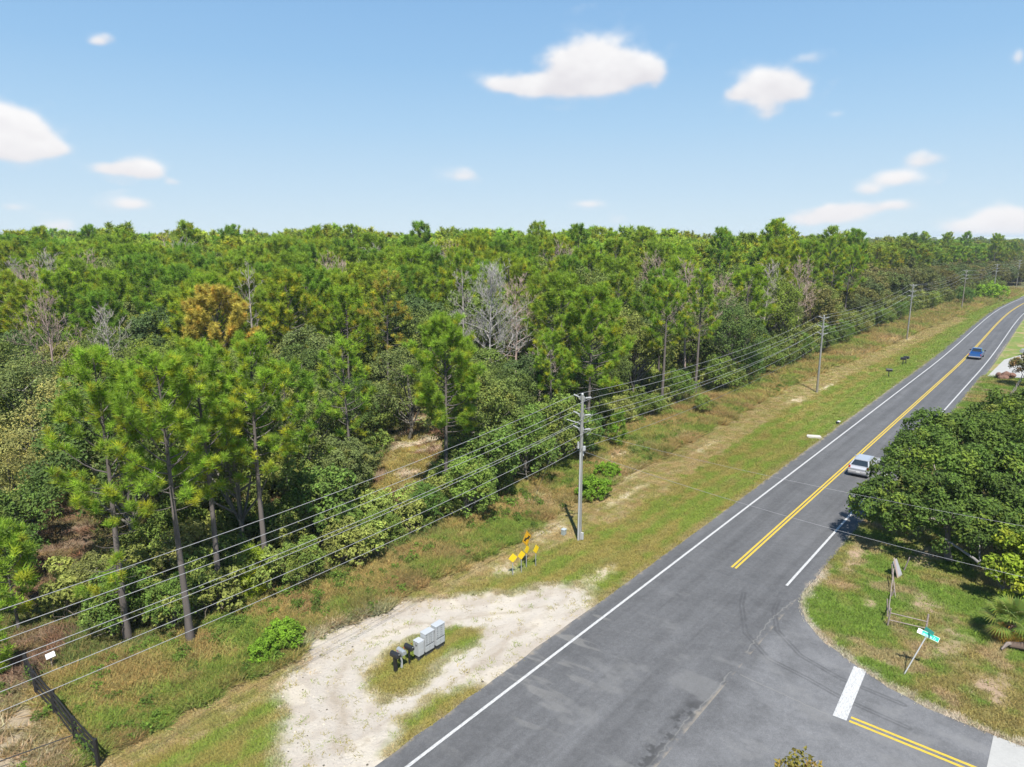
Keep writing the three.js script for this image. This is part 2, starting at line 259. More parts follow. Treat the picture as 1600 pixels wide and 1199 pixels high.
// ---------------------------------------------------------------- roads and their markings
const SKID = [[[16.5, 5.3], [15.1, 5.7], [12.2, 7.1], [10.6, 9.0], [10.2, 11.1], [9.7, 12.9], [9.45, 15.8]], [[19.5, 6.8], [18.7, 7.0], [15.6, 7.5], [13.6, 8.4], [12.0, 10.2], [11.3, 12.3], [11.1, 15.3]]];
const SEAM = [[[-2, 7.75], [1.3, 7.85], [2.9, 7.78], [5.7, 7.95], [8.3, 7.9]], [[10.4, 7.85], [14.5, 7.7], [17.8, 8.0]], [[8.3, 8.4], [8.2, 9.8], [8.0, 12.7]]];
function asphalt(s, n) {
  const m = n - bend(s), side = sstep(-0.4, 1.2, Math.min(n - 8.2 + (fbm(s * 0.5, n * 0.5, 2) - 0.5), 18 - Math.abs(s - 8.4)));
  const f = vn(s * 37, n * 37), g = fbm(s * 0.22, n * 0.9, 4), st = fbm(s * 0.08 + 5, n * 3.2, 4), cl = fbm(s * 0.8, n * 0.8 + 70, 4);
  const bl = fbm(s * 5.3, n * 6.1 + 4, 3), dr = fbm(s * 0.16 + 40, n * 1.5 + 3, 3); let v = 0.079 * (0.5 + 0.26 * g + 0.42 * st + 0.3 * bl + 0.26 * dr * dr);
  const lane = Math.abs(((m + 0.1 + 3.52) % 3.52) - 1.76); v *= 1 + 0.07 * (1 - sstep(0.15, 0.45, Math.abs(lane - 0.85))) - 0.05 * (1 - sstep(0.1, 0.5, lane));
  v = lerp(v, 0.112 * (0.62 + 0.4 * cl + 0.28 * bl + 0.16 * fbm(s * 0.9, n * 0.25 + 15, 4)), side);
  v *= 0.74 + 0.34 * f + 0.18 * vn(s * 83 + 7, n * 83) + 0.22 * (cl - 0.5); if (vn(s * 41 + 3, n * 41) > 0.9) v *= 1.22; if (fbm(s * 1.2 + 80, n * 1.2, 3) > 0.66) v *= 0.93;
  let c = [v, v * 1.005, v * 1.04];
  const near = s > -12 && s < 30;
  if (near) {
    for (const P of SKID) { const d = dPoly(P, s, n, false), w = Math.min(Math.abs(d - 0.1), 9), e = sstep(19, 16, s) * sstep(0.3, 0.62, fbm(s * 2.1, n * 2.1 + 11, 3) + 0.16); c = mix3(c, [0.03, 0.03, 0.032], 0.38 * (1 - sstep(0.03, 0.1, w)) * e); }
    for (const P of SEAM) { const d = dPoly(P, s + (vn(s * 3, n * 3) - 0.5) * 0.08, n + (vn(s * 4, n * 4 + 8) - 0.5) * 0.14, false); c = mix3(c, [0.2, 0.195, 0.18], 0.42 * (1 - sstep(0.015, 0.05, d))); }
    const st2 = (1 - sstep(0.1, 0.55, Math.abs(n - 7.55 - 0.25 * (vn(s, 7) - 0.5)))) * (1 - sstep(4.2, 5.6, s)) * sstep(-2.5, -0.5, s) * sstep(0.5, 0.66, fbm(s * 2.6, n * 2.6 + 4, 4) + 0.06); c = mix3(c, [0.028, 0.028, 0.028], 0.7 * st2);
    // sand carried out of the turn-out, in short drag marks across the lanes
    const carry = (1 - sstep(-1.5, 6.0, n)) * sstep(-7, -1, s) * (1 - sstep(7, 12, s)) * sstep(0.63, 0.76, fbm((s - n * 0.1) * 1.7, n * 0.42 + 33, 3)); c = mix3(c, [0.25, 0.24, 0.22], 0.32 * carry);
    const dust = sstep(0.56, 0.75, fbm(s * 0.9 + 44, n * 0.55, 4)) * sstep(-5, 0, s) * (1 - sstep(12, 19, s)) * sstep(0, 2, n); c = mix3(c, [0.17, 0.168, 0.165], 0.35 * dust);
  }
  const e = Math.min(m + 1.3, 8.3 - m); const e2 = e + (fbm(s * 2.2, n * 2.2 + 9, 3) - 0.5) * 0.7; if (e2 < 0.35 && n < 8.1) c = mix3(c, [0.26, 0.22, 0.165], 0.7 * (1 - sstep(-0.05, 0.35, e2)));
  return c;
}
const R_NEAR = { s0: -14, s1: 42, n0: -2.5, n1: 25.5 };
{
  const nearMap = dataTexture(2048, 1024, (u, v) => asphalt(lerp(R_NEAR.s0, R_NEAR.s1, u), lerp(R_NEAR.n0, R_NEAR.n1, v)));
  const farMap = dataTexture(2048, 256, (u, v) => asphalt(lerp(42, 142, u), lerp(-1.6, 8.4, v))); farMap.wrapS = THREE.MirroredRepeatWrapping; farMap.wrapT = THREE.ClampToEdgeWrapping;
  const pos = [], uv = [], idx = [], gr = [[], []];
  const vert = (s, n, y, mat) => { pos.push(X(s, n), y, Z(s, n)); if (mat === 0) uv.push((s - R_NEAR.s0) / 56, (n - R_NEAR.n0) / 28); else uv.push((s - 42) / 100, clamp((n - bend(s) + 1.6) / 10, 0.01, 0.99)); return pos.length / 3 - 1; };
  const Y = 0.025;
  function quad(a, b, c, d, mat) { const P = [a, b, c, d].map(([s, n, y = Y]) => vert(s, n, y, mat)); gr[mat].push(P[0], P[2], P[1], P[0], P[3], P[2]); }
  const L = (s) => -1.1 - 0.25 * sstep(20, 60, s) + bend(s) + (vn(s * 0.9, 2.2) - 0.5) * 0.12, Rr = (s) => 8.15 + bend(s);
  const ss = []; for (let s = -60; s < 60; s += 0.5) ss.push(s); for (let s = 60; s <= 480; s += 4) ss.push(s);
  for (let i = 0; i < ss.length - 1; i++) {
    const a = ss[i], b = ss[i + 1], m = a >= R_NEAR.s0 && b <= R_NEAR.s1 ? 0 : 1;
    quad([a, L(a)], [b, L(b)], [b, Rr(b)], [a, Rr(a)], m);
    quad([a, L(a) - 0.03, -0.09], [b, L(b) - 0.03, -0.09], [b, L(b)], [a, L(a)], m);
    if (a >= 20.5 || b <= -4) quad([a, Rr(a)], [b, Rr(b)], [b, Rr(b) + 0.03, -0.09], [a, Rr(a) + 0.03, -0.09], m);
  }
  const ns = []; for (let n = 8.15; n < 18.85; n += 0.4) ns.push(n); ns.push(18.85);
  for (let i = 0; i < ns.length - 1; i++) {
    const a = ns[i], b = ns[i + 1], q = 12;
    for (let k = 0; k < q; k++) { const f = (n, t) => lerp(sSouth(n) + (vn(n * 1.3, 5) - 0.5) * 0.12, sNorth(n) + (vn(n * 1.3, 9) - 0.5) * 0.14, t / q); quad([f(a, k), a], [f(a, k + 1), a], [f(b, k + 1), b], [f(b, k), b], 0); if (k === q - 1) quad([f(a, q), a], [f(a, q) + 0.03, a, -0.09], [f(b, q) + 0.03, b, -0.09], [f(b, q), b], 0); }
  }
  const g = new THREE.BufferGeometry(); g.setAttribute('position', new THREE.Float32BufferAttribute(pos, 3)); g.setAttribute('uv', new THREE.Float32BufferAttribute(uv, 2));
  const all = [...gr[0], ...gr[1]]; g.setIndex(all); g.addGroup(0, gr[0].length, 0); g.addGroup(gr[0].length, gr[1].length, 1);
  const nor = new Float32Array(pos.length); for (let i = 1; i < nor.length; i += 3) nor[i] = 1; g.setAttribute('normal', new THREE.BufferAttribute(nor, 3));
  structure('road', g, [std(0xffffff, 0.9, { map: nearMap, bumpMap: repeated(grain, 22, 11), bumpScale: 0.012, side: THREE.DoubleSide }), std(0xffffff, 0.9, { map: farMap, bumpMap: repeated(grain, 40, 4), bumpScale: 0.012, side: THREE.DoubleSide })]);
}
function strip(pts, w, y, y2) { // a flat strip of width w along (s, n) points
  const pos = [], idx = [], uv = []; let run = 0;
  pts.forEach((p, i) => { const a = pts[Math.max(0, i - 1)], b = pts[Math.min(pts.length - 1, i + 1)], l = Math.hypot(b[0] - a[0], b[1] - a[1]), tx = (b[0] - a[0]) / l, ty = (b[1] - a[1]) / l; if (i) run += Math.hypot(p[0] - pts[i - 1][0], p[1] - pts[i - 1][1]); for (const k of [-1, 1]) { const s = p[0] - ty * w / 2 * k, n = p[1] + tx * w / 2 * k; pos.push(X(s, n), y, Z(s, n)); uv.push(run, (k + 1) / 2 * w); } });
  for (let i = 0; i < pts.length - 1; i++) idx.push(i * 2, i * 2 + 2, i * 2 + 1, i * 2 + 1, i * 2 + 2, i * 2 + 3);
  const g = new THREE.BufferGeometry(); g.setAttribute('position', new THREE.Float32BufferAttribute(pos, 3)); g.setAttribute('uv', new THREE.Float32BufferAttribute(uv, 2)); g.setIndex(idx); g.computeVertexNormals();
  if (g.attributes.normal.getY(0) < 0) { for (let i = 0; i < idx.length; i += 3) { const t = idx[i]; idx[i] = idx[i + 1]; idx[i + 1] = t; } g.setIndex(idx); g.computeVertexNormals(); }
  return g;
}
{
  const wear = (base, dark) => { const t = dataTexture(512, 64, (u, v) => { const a = 0.45 * tileNoise(u, v, 128) + 0.55 * tileNoise(u, v, 32, 5); return mix3(dark, base, sstep(0.2, 0.5, a)); }); t.wrapS = t.wrapT = THREE.RepeatWrapping; t.repeat.set(1 / 4, 1 / 0.5); return t; };
  const white = std(0xffffff, 0.75, { map: wear([0.44, 0.44, 0.435], [0.24, 0.24, 0.24]) }), yellow = std(0xffffff, 0.75, { map: wear([0.5, 0.355, 0.03], [0.33, 0.24, 0.05]) });
  const long = (n, a, b) => { const p = []; for (let s = a; s < b; s += s < 100 ? 2 : 4) p.push([s, n + bend(s)]); p.push([b, n + bend(b)]); return p; };
  structure('edge_line', strip(long(0, -60, 440), 0.16, 0.029), white); structure('edge_line', strip(long(7.04, 19.2, 440), 0.16, 0.029), white); structure('edge_line', strip(long(7.04, -60, -2.4), 0.16, 0.029), white);
  structure('centre_line', strip(long(3.31, 19.35, 440), 0.15, 0.029), yellow); structure('centre_line', strip(long(3.57, 19.35, 440), 0.15, 0.029), yellow);
  structure('stop_line', strip([[8.12, 13.2], [12.85, 12.95]], 0.6, 0.029), white);
  structure('centre_line', strip([[8.52, 13.6], [8.58, 18.85]], 0.15, 0.029), yellow); structure('centre_line', strip([[8.2, 13.6], [8.26, 18.85]], 0.15, 0.029), yellow);
  structure('centre_line', strip([[8.58, 18.86], [8.6, 60]], 0.13, 0.034), yellow); structure('centre_line', strip([[8.26, 18.86], [8.28, 60]], 0.13, 0.034), yellow);
  const conc = dataTexture(512, 512, (u, v) => { const a = 0.4 * tileNoise(u, v, 8) + 0.3 * tileNoise(u, v, 64, 2) + 0.3 * tileNoise(u, v, 256, 3), q = 0.27 + 0.1 * a; return [q, q * 0.985, q * 0.94]; }); conc.wrapS = conc.wrapT = THREE.RepeatWrapping; conc.repeat.set(1 / 5, 1 / 5);
  const cm = std(0xffffff, 0.9, { map: conc });
  structure('concrete_road', strip([[8.4, 18.852], [8.4, 40], [8.4, 70]], 5.95, 0.03), cm);
  const dr = new THREE.Shape([[0, 0]].length ? [new THREE.Vector2(108.6, 8.7), new THREE.Vector2(129, 9.2), new THREE.Vector2(175, 20), new THREE.Vector2(170, 30), new THREE.Vector2(130, 26), new THREE.Vector2(112, 16)] : []);
  const dg = new THREE.ShapeGeometry(dr, 1), p = dg.attributes.position; for (let i = 0; i < p.count; i++) { const s = p.getX(i), n = p.getY(i); p.setXYZ(i, X(s, n), 0.24, Z(s, n)); dg.attributes.uv.setXY(i, s, n); } dg.computeVertexNormals();
  structure('driveway', dg, std(0xffffff, 0.9, { map: conc, side: THREE.DoubleSide }));
}

// ---------------------------------------------------------------- geometry builder
const V = (x, y, z) => new THREE.Vector3(x, y, z);
class B {
  constructor() { this.p = []; this.n = []; this.c = []; }
  tri(a, b, c, col) { this.p.push(a.x, a.y, a.z, b.x, b.y, b.z, c.x, c.y, c.z); for (let i = 0; i < 3; i++) this.c.push(col[0], col[1], col[2]); return this; }
  tube(path, radii, sides, col) {
    const rings = []; let ref = V(1, 0, 0.01);
    for (let i = 0; i < path.length; i++) {
      const t = path[Math.min(path.length - 1, i + 1)].clone().sub(path[Math.max(0, i - 1)]).normalize();
      const u = ref.clone().addScaledVector(t, -ref.dot(t)); if (u.lengthSq() < 1e-4) u.set(0, 0, 1).addScaledVector(t, -t.z); u.normalize(); ref = u; const w = t.clone().cross(u);
      rings.push(Array.from({ length: sides }, (_, k) => { const a = (k / sides) * 2 * Math.PI, d = u.clone().multiplyScalar(Math.cos(a)).addScaledVector(w, Math.sin(a)); return [path[i].clone().addScaledVector(d, radii[i]), d]; }));
    }
    for (let i = 0; i < path.length - 1; i++) for (let k = 0; k < sides; k++) { const a = rings[i][k], b = rings[i][(k + 1) % sides], c = rings[i + 1][k], d = rings[i + 1][(k + 1) % sides]; for (const q of [a, b, c, b, d, c]) { this.p.push(q[0].x, q[0].y, q[0].z); this.n.push(q[1].x, q[1].y, q[1].z); const m = 0.72 + 0.56 * h2(i * 7 + k * 3 + (q === b || q === d ? 3 : 0), Math.round(q[0].y * 40)); this.c.push(col[0] * m, col[1] * m, col[2] * m); } }
    return this;
  }
  geo() {
    const g = new THREE.BufferGeometry(); g.setAttribute('position', new THREE.Float32BufferAttribute(this.p, 3)); g.setAttribute('color', new THREE.Float32BufferAttribute(this.c, 3));
    if (this.n.length === this.p.length) g.setAttribute('normal', new THREE.Float32BufferAttribute(this.n, 3)); else g.computeVertexNormals();
    return g;
  }
}
const jit = (r, k) => (r() * 2 - 1) * k;
const anyDir = (r) => { const z = r() * 2 - 1, a = r() * 2 * Math.PI, q = Math.sqrt(1 - z * z); return V(q * Math.cos(a), z, q * Math.sin(a)); };
const UP = V(0, 1, 0);

// ---------------------------------------------------------------- foliage materials
const leafMat = (r, g, b, t = 0.42) => new THREE.MeshPhysicalMaterial({ color: new THREE.Color().setRGB(r, g, b), vertexColors: true, transmission: t, thickness: 0, roughness: 0.92, specularIntensity: 0.35, side: THREE.DoubleSide, flatShading: true });
const barkTex = dataTexture(128, 256, (u, v) => { const a = 0.5 * tileNoise(u, v, 8) + 0.5 * tileNoise(u, v, 32, 6); const q = 0.5 + 0.7 * a; return [q, q, q]; }); barkTex.wrapS = barkTex.wrapT = THREE.RepeatWrapping;
const BARK = new THREE.MeshStandardMaterial({ vertexColors: true, roughness: 0.95 });
const FRONT_PINE = leafMat(1.38, 1.38, 1.3, 0.45);
const PINE_TINT = [leafMat(1.34, 1.26, 1.2), leafMat(0.98, 1.12, 1.1), leafMat(1.6, 1.36, 1.05), leafMat(1.4, 1.36, 1)];
const OAK_TINT = [leafMat(1.5, 1.42, 1.15, 0.36), leafMat(1.16, 1.24, 1.02, 0.36), leafMat(2.0, 1.74, 1.45, 0.36), leafMat(1.85, 1.8, 0.95, 0.36)];

// ---------------------------------------------------------------- tree shapes
const PINE_GREEN = [0.18, 0.29, 0.024], PINE_YELLOW = [0.33, 0.33, 0.02];
function tuft(b, r, at, dir, size, col, n, w) { // a brush of needles round a shoot tip
  const p1 = V(dir.y, dir.z, -dir.x).cross(dir).normalize(), p2 = dir.clone().cross(p1), v0 = 0.72 + 0.56 * r();
  for (let i = 0; i < n; i++) {
    const a = r() * 2 * Math.PI, k = 84 * Math.pow(r(), 0.62) * rad, ck = Math.cos(k), sk = Math.sin(k);
    const d = dir.clone().multiplyScalar(ck).addScaledVector(p1, sk * Math.cos(a)).addScaledVector(p2, sk * Math.sin(a));
    const st = at.clone().addScaledVector(dir, (r() * 0.5 - 0.4) * size), side = anyDir(r).cross(d).normalize().multiplyScalar(w * (0.7 + 0.6 * r()));
    const tip = st.clone().addScaledVector(d, size * (0.62 + 0.3 * r())); const v = v0 * (0.78 + 0.44 * r()), c = [col[0] * v, col[1] * v, col[2] * v];
    b.tri(st.clone().add(side), st.sub(side), tip, c);
  }
}
function pine(seed, o) {
  const r = rng(seed), { H = 15, cb = 0.5, R = 3, nb = 44, size = 0.62, needles = 30, w = 0.026, green = PINE_GREEN, low = PINE_YELLOW, lowShare = 0.25, lean = 0.4, low2 = 0, bark = [0.115, 0.098, 0.09], sides = 8, flat = 0.35, r0 = 0.0125, tw = 1, bare = 0 } = o;
  const t = new B(), b = new B(), path = [], rr = [];
  const lx = jit(r, lean), lz = jit(r, lean), wob = r() * 6;
  const trunkAt = (f) => V(lx * f * f + 0.12 * Math.sin(f * 5 + wob) * f, H * f, lz * f * f + 0.12 * Math.cos(f * 4.3 + wob) * f);
  for (let i = 0; i <= 10; i++) { const f = i / 10; path.push(trunkAt(f)); rr.push(H * r0 * (1.05 - 0.86 * f) + (i === 0 ? H * 0.004 : 0)); }
  t.tube(path, rr, sides, bark);
  const nTot = nb + low2;
  for (let i = 0; i < nTot; i++) {
    const lowB = i >= nb, f = lowB ? lerp(cb * 0.45, cb, r()) : lerp(cb, 0.985, Math.pow(i / nb, 0.92)), u = (f - cb) / (1 - cb);
    const prof = lowB ? 0.35 + 0.3 * r() : Math.sqrt(Math.max(0.03, 1 - Math.pow(u, 2.2))) * (flat + (1 - flat) * sstep(0, 0.35, u));
    const len = Math.max(0.5, R * prof * (0.72 + 0.42 * r())), az = i * 2.39996 + jit(r, 0.5);
    const el0 = lowB ? -0.1 + jit(r, 0.2) : lerp(0.0, 0.95, u) + jit(r, 0.18), o0 = trunkAt(f), dir = V(Math.cos(az) * Math.cos(el0), Math.sin(el0), Math.sin(az) * Math.cos(el0));
    const pts = [o0], rb = [], m = 5; for (let k = 1; k <= m; k++) { const q = pts[k - 1].clone().addScaledVector(dir, len / m); pts.push(q); dir.y += 0.16 + jit(r, 0.1); dir.x += jit(r, 0.12); dir.z += jit(r, 0.12); dir.normalize(); }
    for (let k = 0; k <= m; k++) rb.push(Math.max(0.01, (0.014 + 0.0115 * len) * (1 - 0.85 * k / m)));
    t.tube(pts, rb, 4, [bark[0] * 0.95, bark[1] * 0.97, bark[2]]);
    if (lowB && r() < 0.55) continue;
    if (r() < bare) { for (let q = 0; q < 4; q++) { const e = pts[2 + (q % 3)], d2 = anyDir(r).addScaledVector(UP, 0.5).normalize(); t.tube([e, e.clone().addScaledVector(d2, 0.5 + 0.5 * r())], [0.02, 0.008], 3, [0.3, 0.26, 0.22]); } continue; }
    const twigs = Math.max(2, Math.round(len * 3.3 * tw * (lowB ? 0.8 : 1)));
    for (let q = 0; q < twigs; q++) {
      const at = lerp(0.34, 1, Math.sqrt((q + r()) / twigs)) * m, k = Math.min(m - 1, Math.floor(at)), p = pts[k].clone().lerp(pts[k + 1], at - k), out = pts[k + 1].clone().sub(pts[k]).normalize();
      const d = out.clone().multiplyScalar(0.8).add(anyDir(r).multiplyScalar(0.75)).addScaledVector(UP, 0.45).normalize(), tl = (0.25 + 0.5 * r()) * Math.min(1, len * 0.5), e = p.clone().addScaledVector(d, tl);
      if (sides > 5) t.tube([p, e], [0.016, 0.01], 3, bark);
      const yl = r() < lowShare * (1.35 - u), cs = 0.82 + 0.36 * r(), c0 = yl ? mix3(green, low, 0.4 + 0.6 * r()) : mix3(green, low, 0.12 * r()), c = [c0[0] * cs, c0[1] * cs, c0[2] * cs];
      const td = d.clone().multiplyScalar(0.4).addScaledVector(UP, 0.85).normalize();
      tuft(b, r, e, td, size * (0.8 + 0.4 * r()), c, needles, w);
      if (sides > 5 && r() < 0.7) tuft(b, r, p.clone().lerp(e, 0.75).add(anyDir(r).multiplyScalar(0.3)), td.clone().add(anyDir(r).multiplyScalar(0.3)).normalize(), size * (0.7 + 0.3 * r()), c, Math.round(needles * 0.8), w);
      if (r() < 0.6) tuft(b, r, p.clone().lerp(e, 0.4).add(anyDir(r).multiplyScalar(0.18)), td.clone().add(anyDir(r).multiplyScalar(0.35)).normalize(), size * (0.65 + 0.3 * r()), c, Math.round(needles * 0.7), w);
    }
  }
  return { trunk: t.geo(), crown: b.geo() };
}
function leafQuad(b, r, p, nrm, L, W, c) {
  const a = anyDir(r).cross(nrm).normalize(), q = nrm.clone().cross(a), tip = p.clone().addScaledVector(a, L * 0.5), tail = p.clone().addScaledVector(a, -L * 0.5), f = L * 0.12;
  const l = p.clone().addScaledVector(q, W * 0.5).addScaledVector(nrm, f), m = p.clone().addScaledVector(q, -W * 0.5).addScaledVector(nrm, f);
  b.tri(tail, m, tip, c); b.tri(tail, tip, l, c);
}
const OAK_GREEN = [0.115, 0.15, 0.04];
function oak(seed, o) {
  const r = rng(seed), { H = 12, base = 0.3, R = 3.6, lobes = 15, leaves = 8000, L = 0.22, green = OAK_GREEN, alt = [0.12, 0.13, 0.03], altShare = 0.2, bark = [0.16, 0.145, 0.125], trunkR = 0.2, lobeList, per = 9, lobeSize = 0.42, sides = 7, foot = [0, 0], twigs = 0, sub = 20 } = o;
  const t = new B(), b = new B(), lb = [];
  if (lobeList) for (const q of lobeList) lb.push([V(q[0], q[1], q[2]), q[3]]);
  else {
    const c = V(0, H * (base + (1 - base) * 0.5), 0), ry = H * (1 - base) * 0.5;
    lb.push([V(0, H - ry * 0.5, 0), R * 0.5]);
    for (let i = 0; i < lobes; i++) { const d = anyDir(r); if (d.y < -0.55) d.y *= -0.5; const q = 0.55 + 0.25 * r(); lb.push([V(c.x + d.x * R * q, c.y + d.y * ry * q, c.z + d.z * R * q), R * lobeSize * (0.6 + 0.55 * r())]); }
  }
  const f0 = V(foot[0], 0, foot[1]), hub = V(foot[0] + jit(r, 0.3), H * base * 0.75, foot[1] + jit(r, 0.3)), main = lb[0][0];
  t.tube([f0, f0.clone().lerp(hub, 0.5).add(V(jit(r, 0.12), 0, jit(r, 0.12))), hub, hub.clone().lerp(main, 0.5), main], [trunkR * 1.3, trunkR, trunkR * 0.85, trunkR * 0.55, trunkR * 0.2], sides, bark);
  lb.slice(1).forEach(([c], i) => { const st = hub.clone().lerp(main, 0.55 * r()), mid = st.clone().lerp(c, 0.5).add(V(jit(r, 0.4), -0.25 + jit(r, 0.3), jit(r, 0.4))); t.tube([st, mid, c], [trunkR * 0.5, trunkR * 0.3, trunkR * 0.1], 5, bark); });
  const subs = []; let tot = 0;
  for (const [c, R1] of lb) {
    const tone = 0.88 + 0.24 * r(), ns = Math.round(sub * (0.85 + 0.3 * r()));
    for (let i = 0; i < ns; i++) {
      const d = anyDir(r); if (d.y < -0.3 && r() < 0.75) d.y = -d.y;
      const q = c.clone().addScaledVector(d, R1 * (0.66 + 0.42 * r())); let inside = false;
      for (const [c2, R2] of lb) if (c2 !== c && q.distanceToSquared(c2) < R2 * R2 * 0.4) { inside = true; break; } if (inside && r() < 0.85) continue;
      const rs = R1 * 0.36 * (0.7 + 0.6 * r()); tot += rs * rs; subs.push([q, rs, d, tone * (0.78 + 0.44 * r()), (r() < altShare ? 0.5 : 0.05) + 0.25 * r() * r()]);
    }
  }
  for (const [q, rs, d0, tone, al] of subs) {
    const n = Math.round(leaves * rs * rs / tot), c0 = mix3(green, alt, al);
    for (let i = 0; i < n; i++) {
      const d = anyDir(r).addScaledVector(d0, 0.45).addScaledVector(UP, 0.3).normalize(), p = q.clone().addScaledVector(d, rs * (0.45 + 0.6 * r())), v = tone * (0.72 + 0.56 * r());
      leafQuad(b, r, p, d.multiplyScalar(0.75).addScaledVector(UP, 0.35).add(anyDir(r).multiplyScalar(0.75)).normalize(), L * (0.75 + 0.5 * r()), L * (0.42 + 0.22 * r()), [c0[0] * v, c0[1] * v, c0[2] * v]);
    }
  }
  for (let i = 0; i < twigs; i++) { const [c, R1] = lb[Math.floor(r() * lb.length)], d = anyDir(r); d.y = Math.abs(d.y); const e = c.clone().addScaledVector(d.normalize(), R1 * 1.15); t.tube([c, e], [0.03, 0.01], 3, [0.3, 0.26, 0.23]); }
  return { trunk: t.geo(), crown: b.geo() };
}
function bareTree(seed, { H = 15, R = 4, col = [0.33, 0.3, 0.275], start = 0.3, nb = 22, depth = 4, upBias = 0.45, r0 = 0.014, fine = [0.36, 0.32, 0.3], split = 4 }) {
  const r = rng(seed), t = new B(), tw = new B(), path = [], rr = []; const wob = r() * 6;
  const at = (f) => V(0.2 * Math.sin(f * 4 + wob), H * f, 0.2 * Math.cos(f * 3.4 + wob));
  for (let i = 0; i <= 9; i++) { path.push(at(i / 9)); rr.push(H * r0 * (1 - 0.93 * i / 9)); } t.tube(path, rr, 7, col);
  function grow(o, dir, len, rad0, lv) {
    const pts = [o], m = lv > 2 ? 4 : 3; const d = dir.clone(); for (let k = 1; k <= m; k++) { pts.push(pts[k - 1].clone().addScaledVector(d, len / m)); d.add(anyDir(r).multiplyScalar(0.22)).addScaledVector(UP, 0.1).normalize(); }
    (lv > 2 ? t : tw).tube(pts, pts.map((_, k) => Math.max(0.011, rad0 * (1 - 0.75 * k / m))), lv > 2 ? 4 : 3, lv > 2 ? col : fine);
    if (lv <= 1) return;
    for (let q = 0; q < split; q++) { const k = 1 + Math.floor(r() * m); grow(pts[k], d.clone().multiplyScalar(0.7).add(anyDir(r).multiplyScalar(0.75)).addScaledVector(UP, 0.25).normalize(), len * (0.42 + 0.2 * r()), rad0 * 0.5, lv - 1); }
  }
  for (let i = 0; i < nb; i++) { const f = lerp(start, 0.95, i / nb), u = (f - start) / (1 - start), az = i * 2.4 + jit(r, 0.5), e = lerp(0.25, 1.15, u) * (upBias / 0.45); grow(at(f), V(Math.cos(az) * Math.cos(e), Math.sin(e), Math.sin(az) * Math.cos(e)), R * Math.sqrt(1 - u * u * 0.85) * (0.75 + 0.35 * r()), 0.02 + 0.012 * R * (1 - u * 0.6), depth); }
  return { trunk: t.geo(), crown: tw.geo() };
}

// ---------------------------------------------------------------- tree things
function treeThing(name, g, label, category, [x, z], { turn = 0, scale = 1, mat, group, crownName = 'crown', y } = {}) {
  const o = thing(name, label, category, [x, y ?? gh(S(x, z), N(x, z)) - 0.05, z], turn, group); o.scale.setScalar(scale);
  part('trunk', g.trunk, BARK, o); part(crownName, g.crown, mat ?? FRONT_PINE, o);
  return o;
}
const taken = []; // [x, z, radius]
const shot = (x, y, z) => { // where a point stands in the photograph (1600 x 1199), used only to word labels
  const p = 12.036 * rad, d = -z * Math.cos(p) - (y - 22) * Math.sin(p), up = (y - 22) * Math.cos(p) - z * Math.sin(p) * 1; return [800 + 1067 * x / d, 599.5 - 1067 * up / d, d];
};
const fullPines = [
  { H: 15.6, cb: 0.5, R: 3.4, nb: 37 }, { H: 15.2, cb: 0.48, R: 3.2, nb: 38, lowShare: 0.3 }, { H: 15.8, cb: 0.46, R: 3.3, nb: 39 }, { H: 16, cb: 0.42, R: 3.0, nb: 38, low2: 14, tw: 0.95 },
].map((o, i) => pine(101 + i * 7, { needles: 60, lowShare: 0.28, size: 0.52, w: 0.0155, tw: 0.9, flat: 0.5, ...o }));
const landmarks = []; // [phrase, photo x, photo y]
function heroPine(name, label, [x, z], H, geo, opt = {}) { const o = treeThing(name, geo, label, 'pine tree', [x, z], { scale: H / (opt.nominal ?? 15.6), turn: opt.turn ?? 0, mat: opt.mat, group: opt.group, crownName: 'needle_crown' }); taken.push([x, z, opt.r ?? 3]); if (opt.as) { const q = shot(x, H * 0.8, z); landmarks.push([opt.as, q[0], q[1]]); } return o; }
heroPine('pine_tree', 'tall ragged pine with low sparse boughs, leftmost bare trunk at the wood edge', [-21.5, -34.4], 16, fullPines[3], { nominal: 16, turn: 1, as: 'the ragged pine' });
heroPine('pine_tree', 'tall bright pine whose bare dark trunk stands nearest the tall verge grass', [-17.9, -34.2], 15.7, fullPines[0], { turn: 0.4, as: 'the front pines' });
heroPine('pine_tree', 'tall pine with bare grey trunk between the two other front trunks', [-17.7, -37.8], 15.4, fullPines[1], { nominal: 15.2, turn: 2.2 });
heroPine('pine_tree', 'tall bright pine with pale vine-hung trunk, rightmost of the front trunk cluster', [-15.5, -39.7], 15.6, fullPines[2], { nominal: 15.8, turn: 4.1 });
heroPine('pine_tree', 'open forked pine left of the grassy track, bright clumps on bare limbs', [-14.3, -57.6], 13, pine(140, { H: 13, cb: 0.36, R: 3.2, nb: 28, low2: 6, tw: 0.75, lean: 0.5 }), { nominal: 13, as: 'the forked pine' });
heroPine('pine_tree', 'rounded bright green pine on a bare trunk right of the grassy track', [-5.5, -54], 14.9, pine(150, { H: 14.9, cb: 0.43, R: 3.8, nb: 66, flat: 0.55, needles: 56, size: 0.54, w: 0.0165, tw: 1.2 }), { nominal: 14.9, as: 'the rounded pine' });
heroPine('pine_tree', 'broad pine with two reddish dead sprays in its top behind the near pole', [8.1, -70.5], 16, pine(160, { H: 16, cb: 0.4, R: 4.6, nb: 64, flat: 0.6, lowShare: 0.2, needles: 50, size: 0.56, w: 0.018, tw: 1.15 }), { nominal: 16, as: 'the pole pine' });
heroPine('pine_tree', 'lower spreading pine crown just left of the broad pine behind the pole', [3.9, -67.5], 12.4, fullPines[1], { nominal: 15.2, turn: 0.7 });
heroPine('pine_tree', 'straight pine with bare trunk on the verge edge, left one of two', [19.2, -85.2], 16.6, fullPines[0], { turn: 3, as: 'the verge pines' });
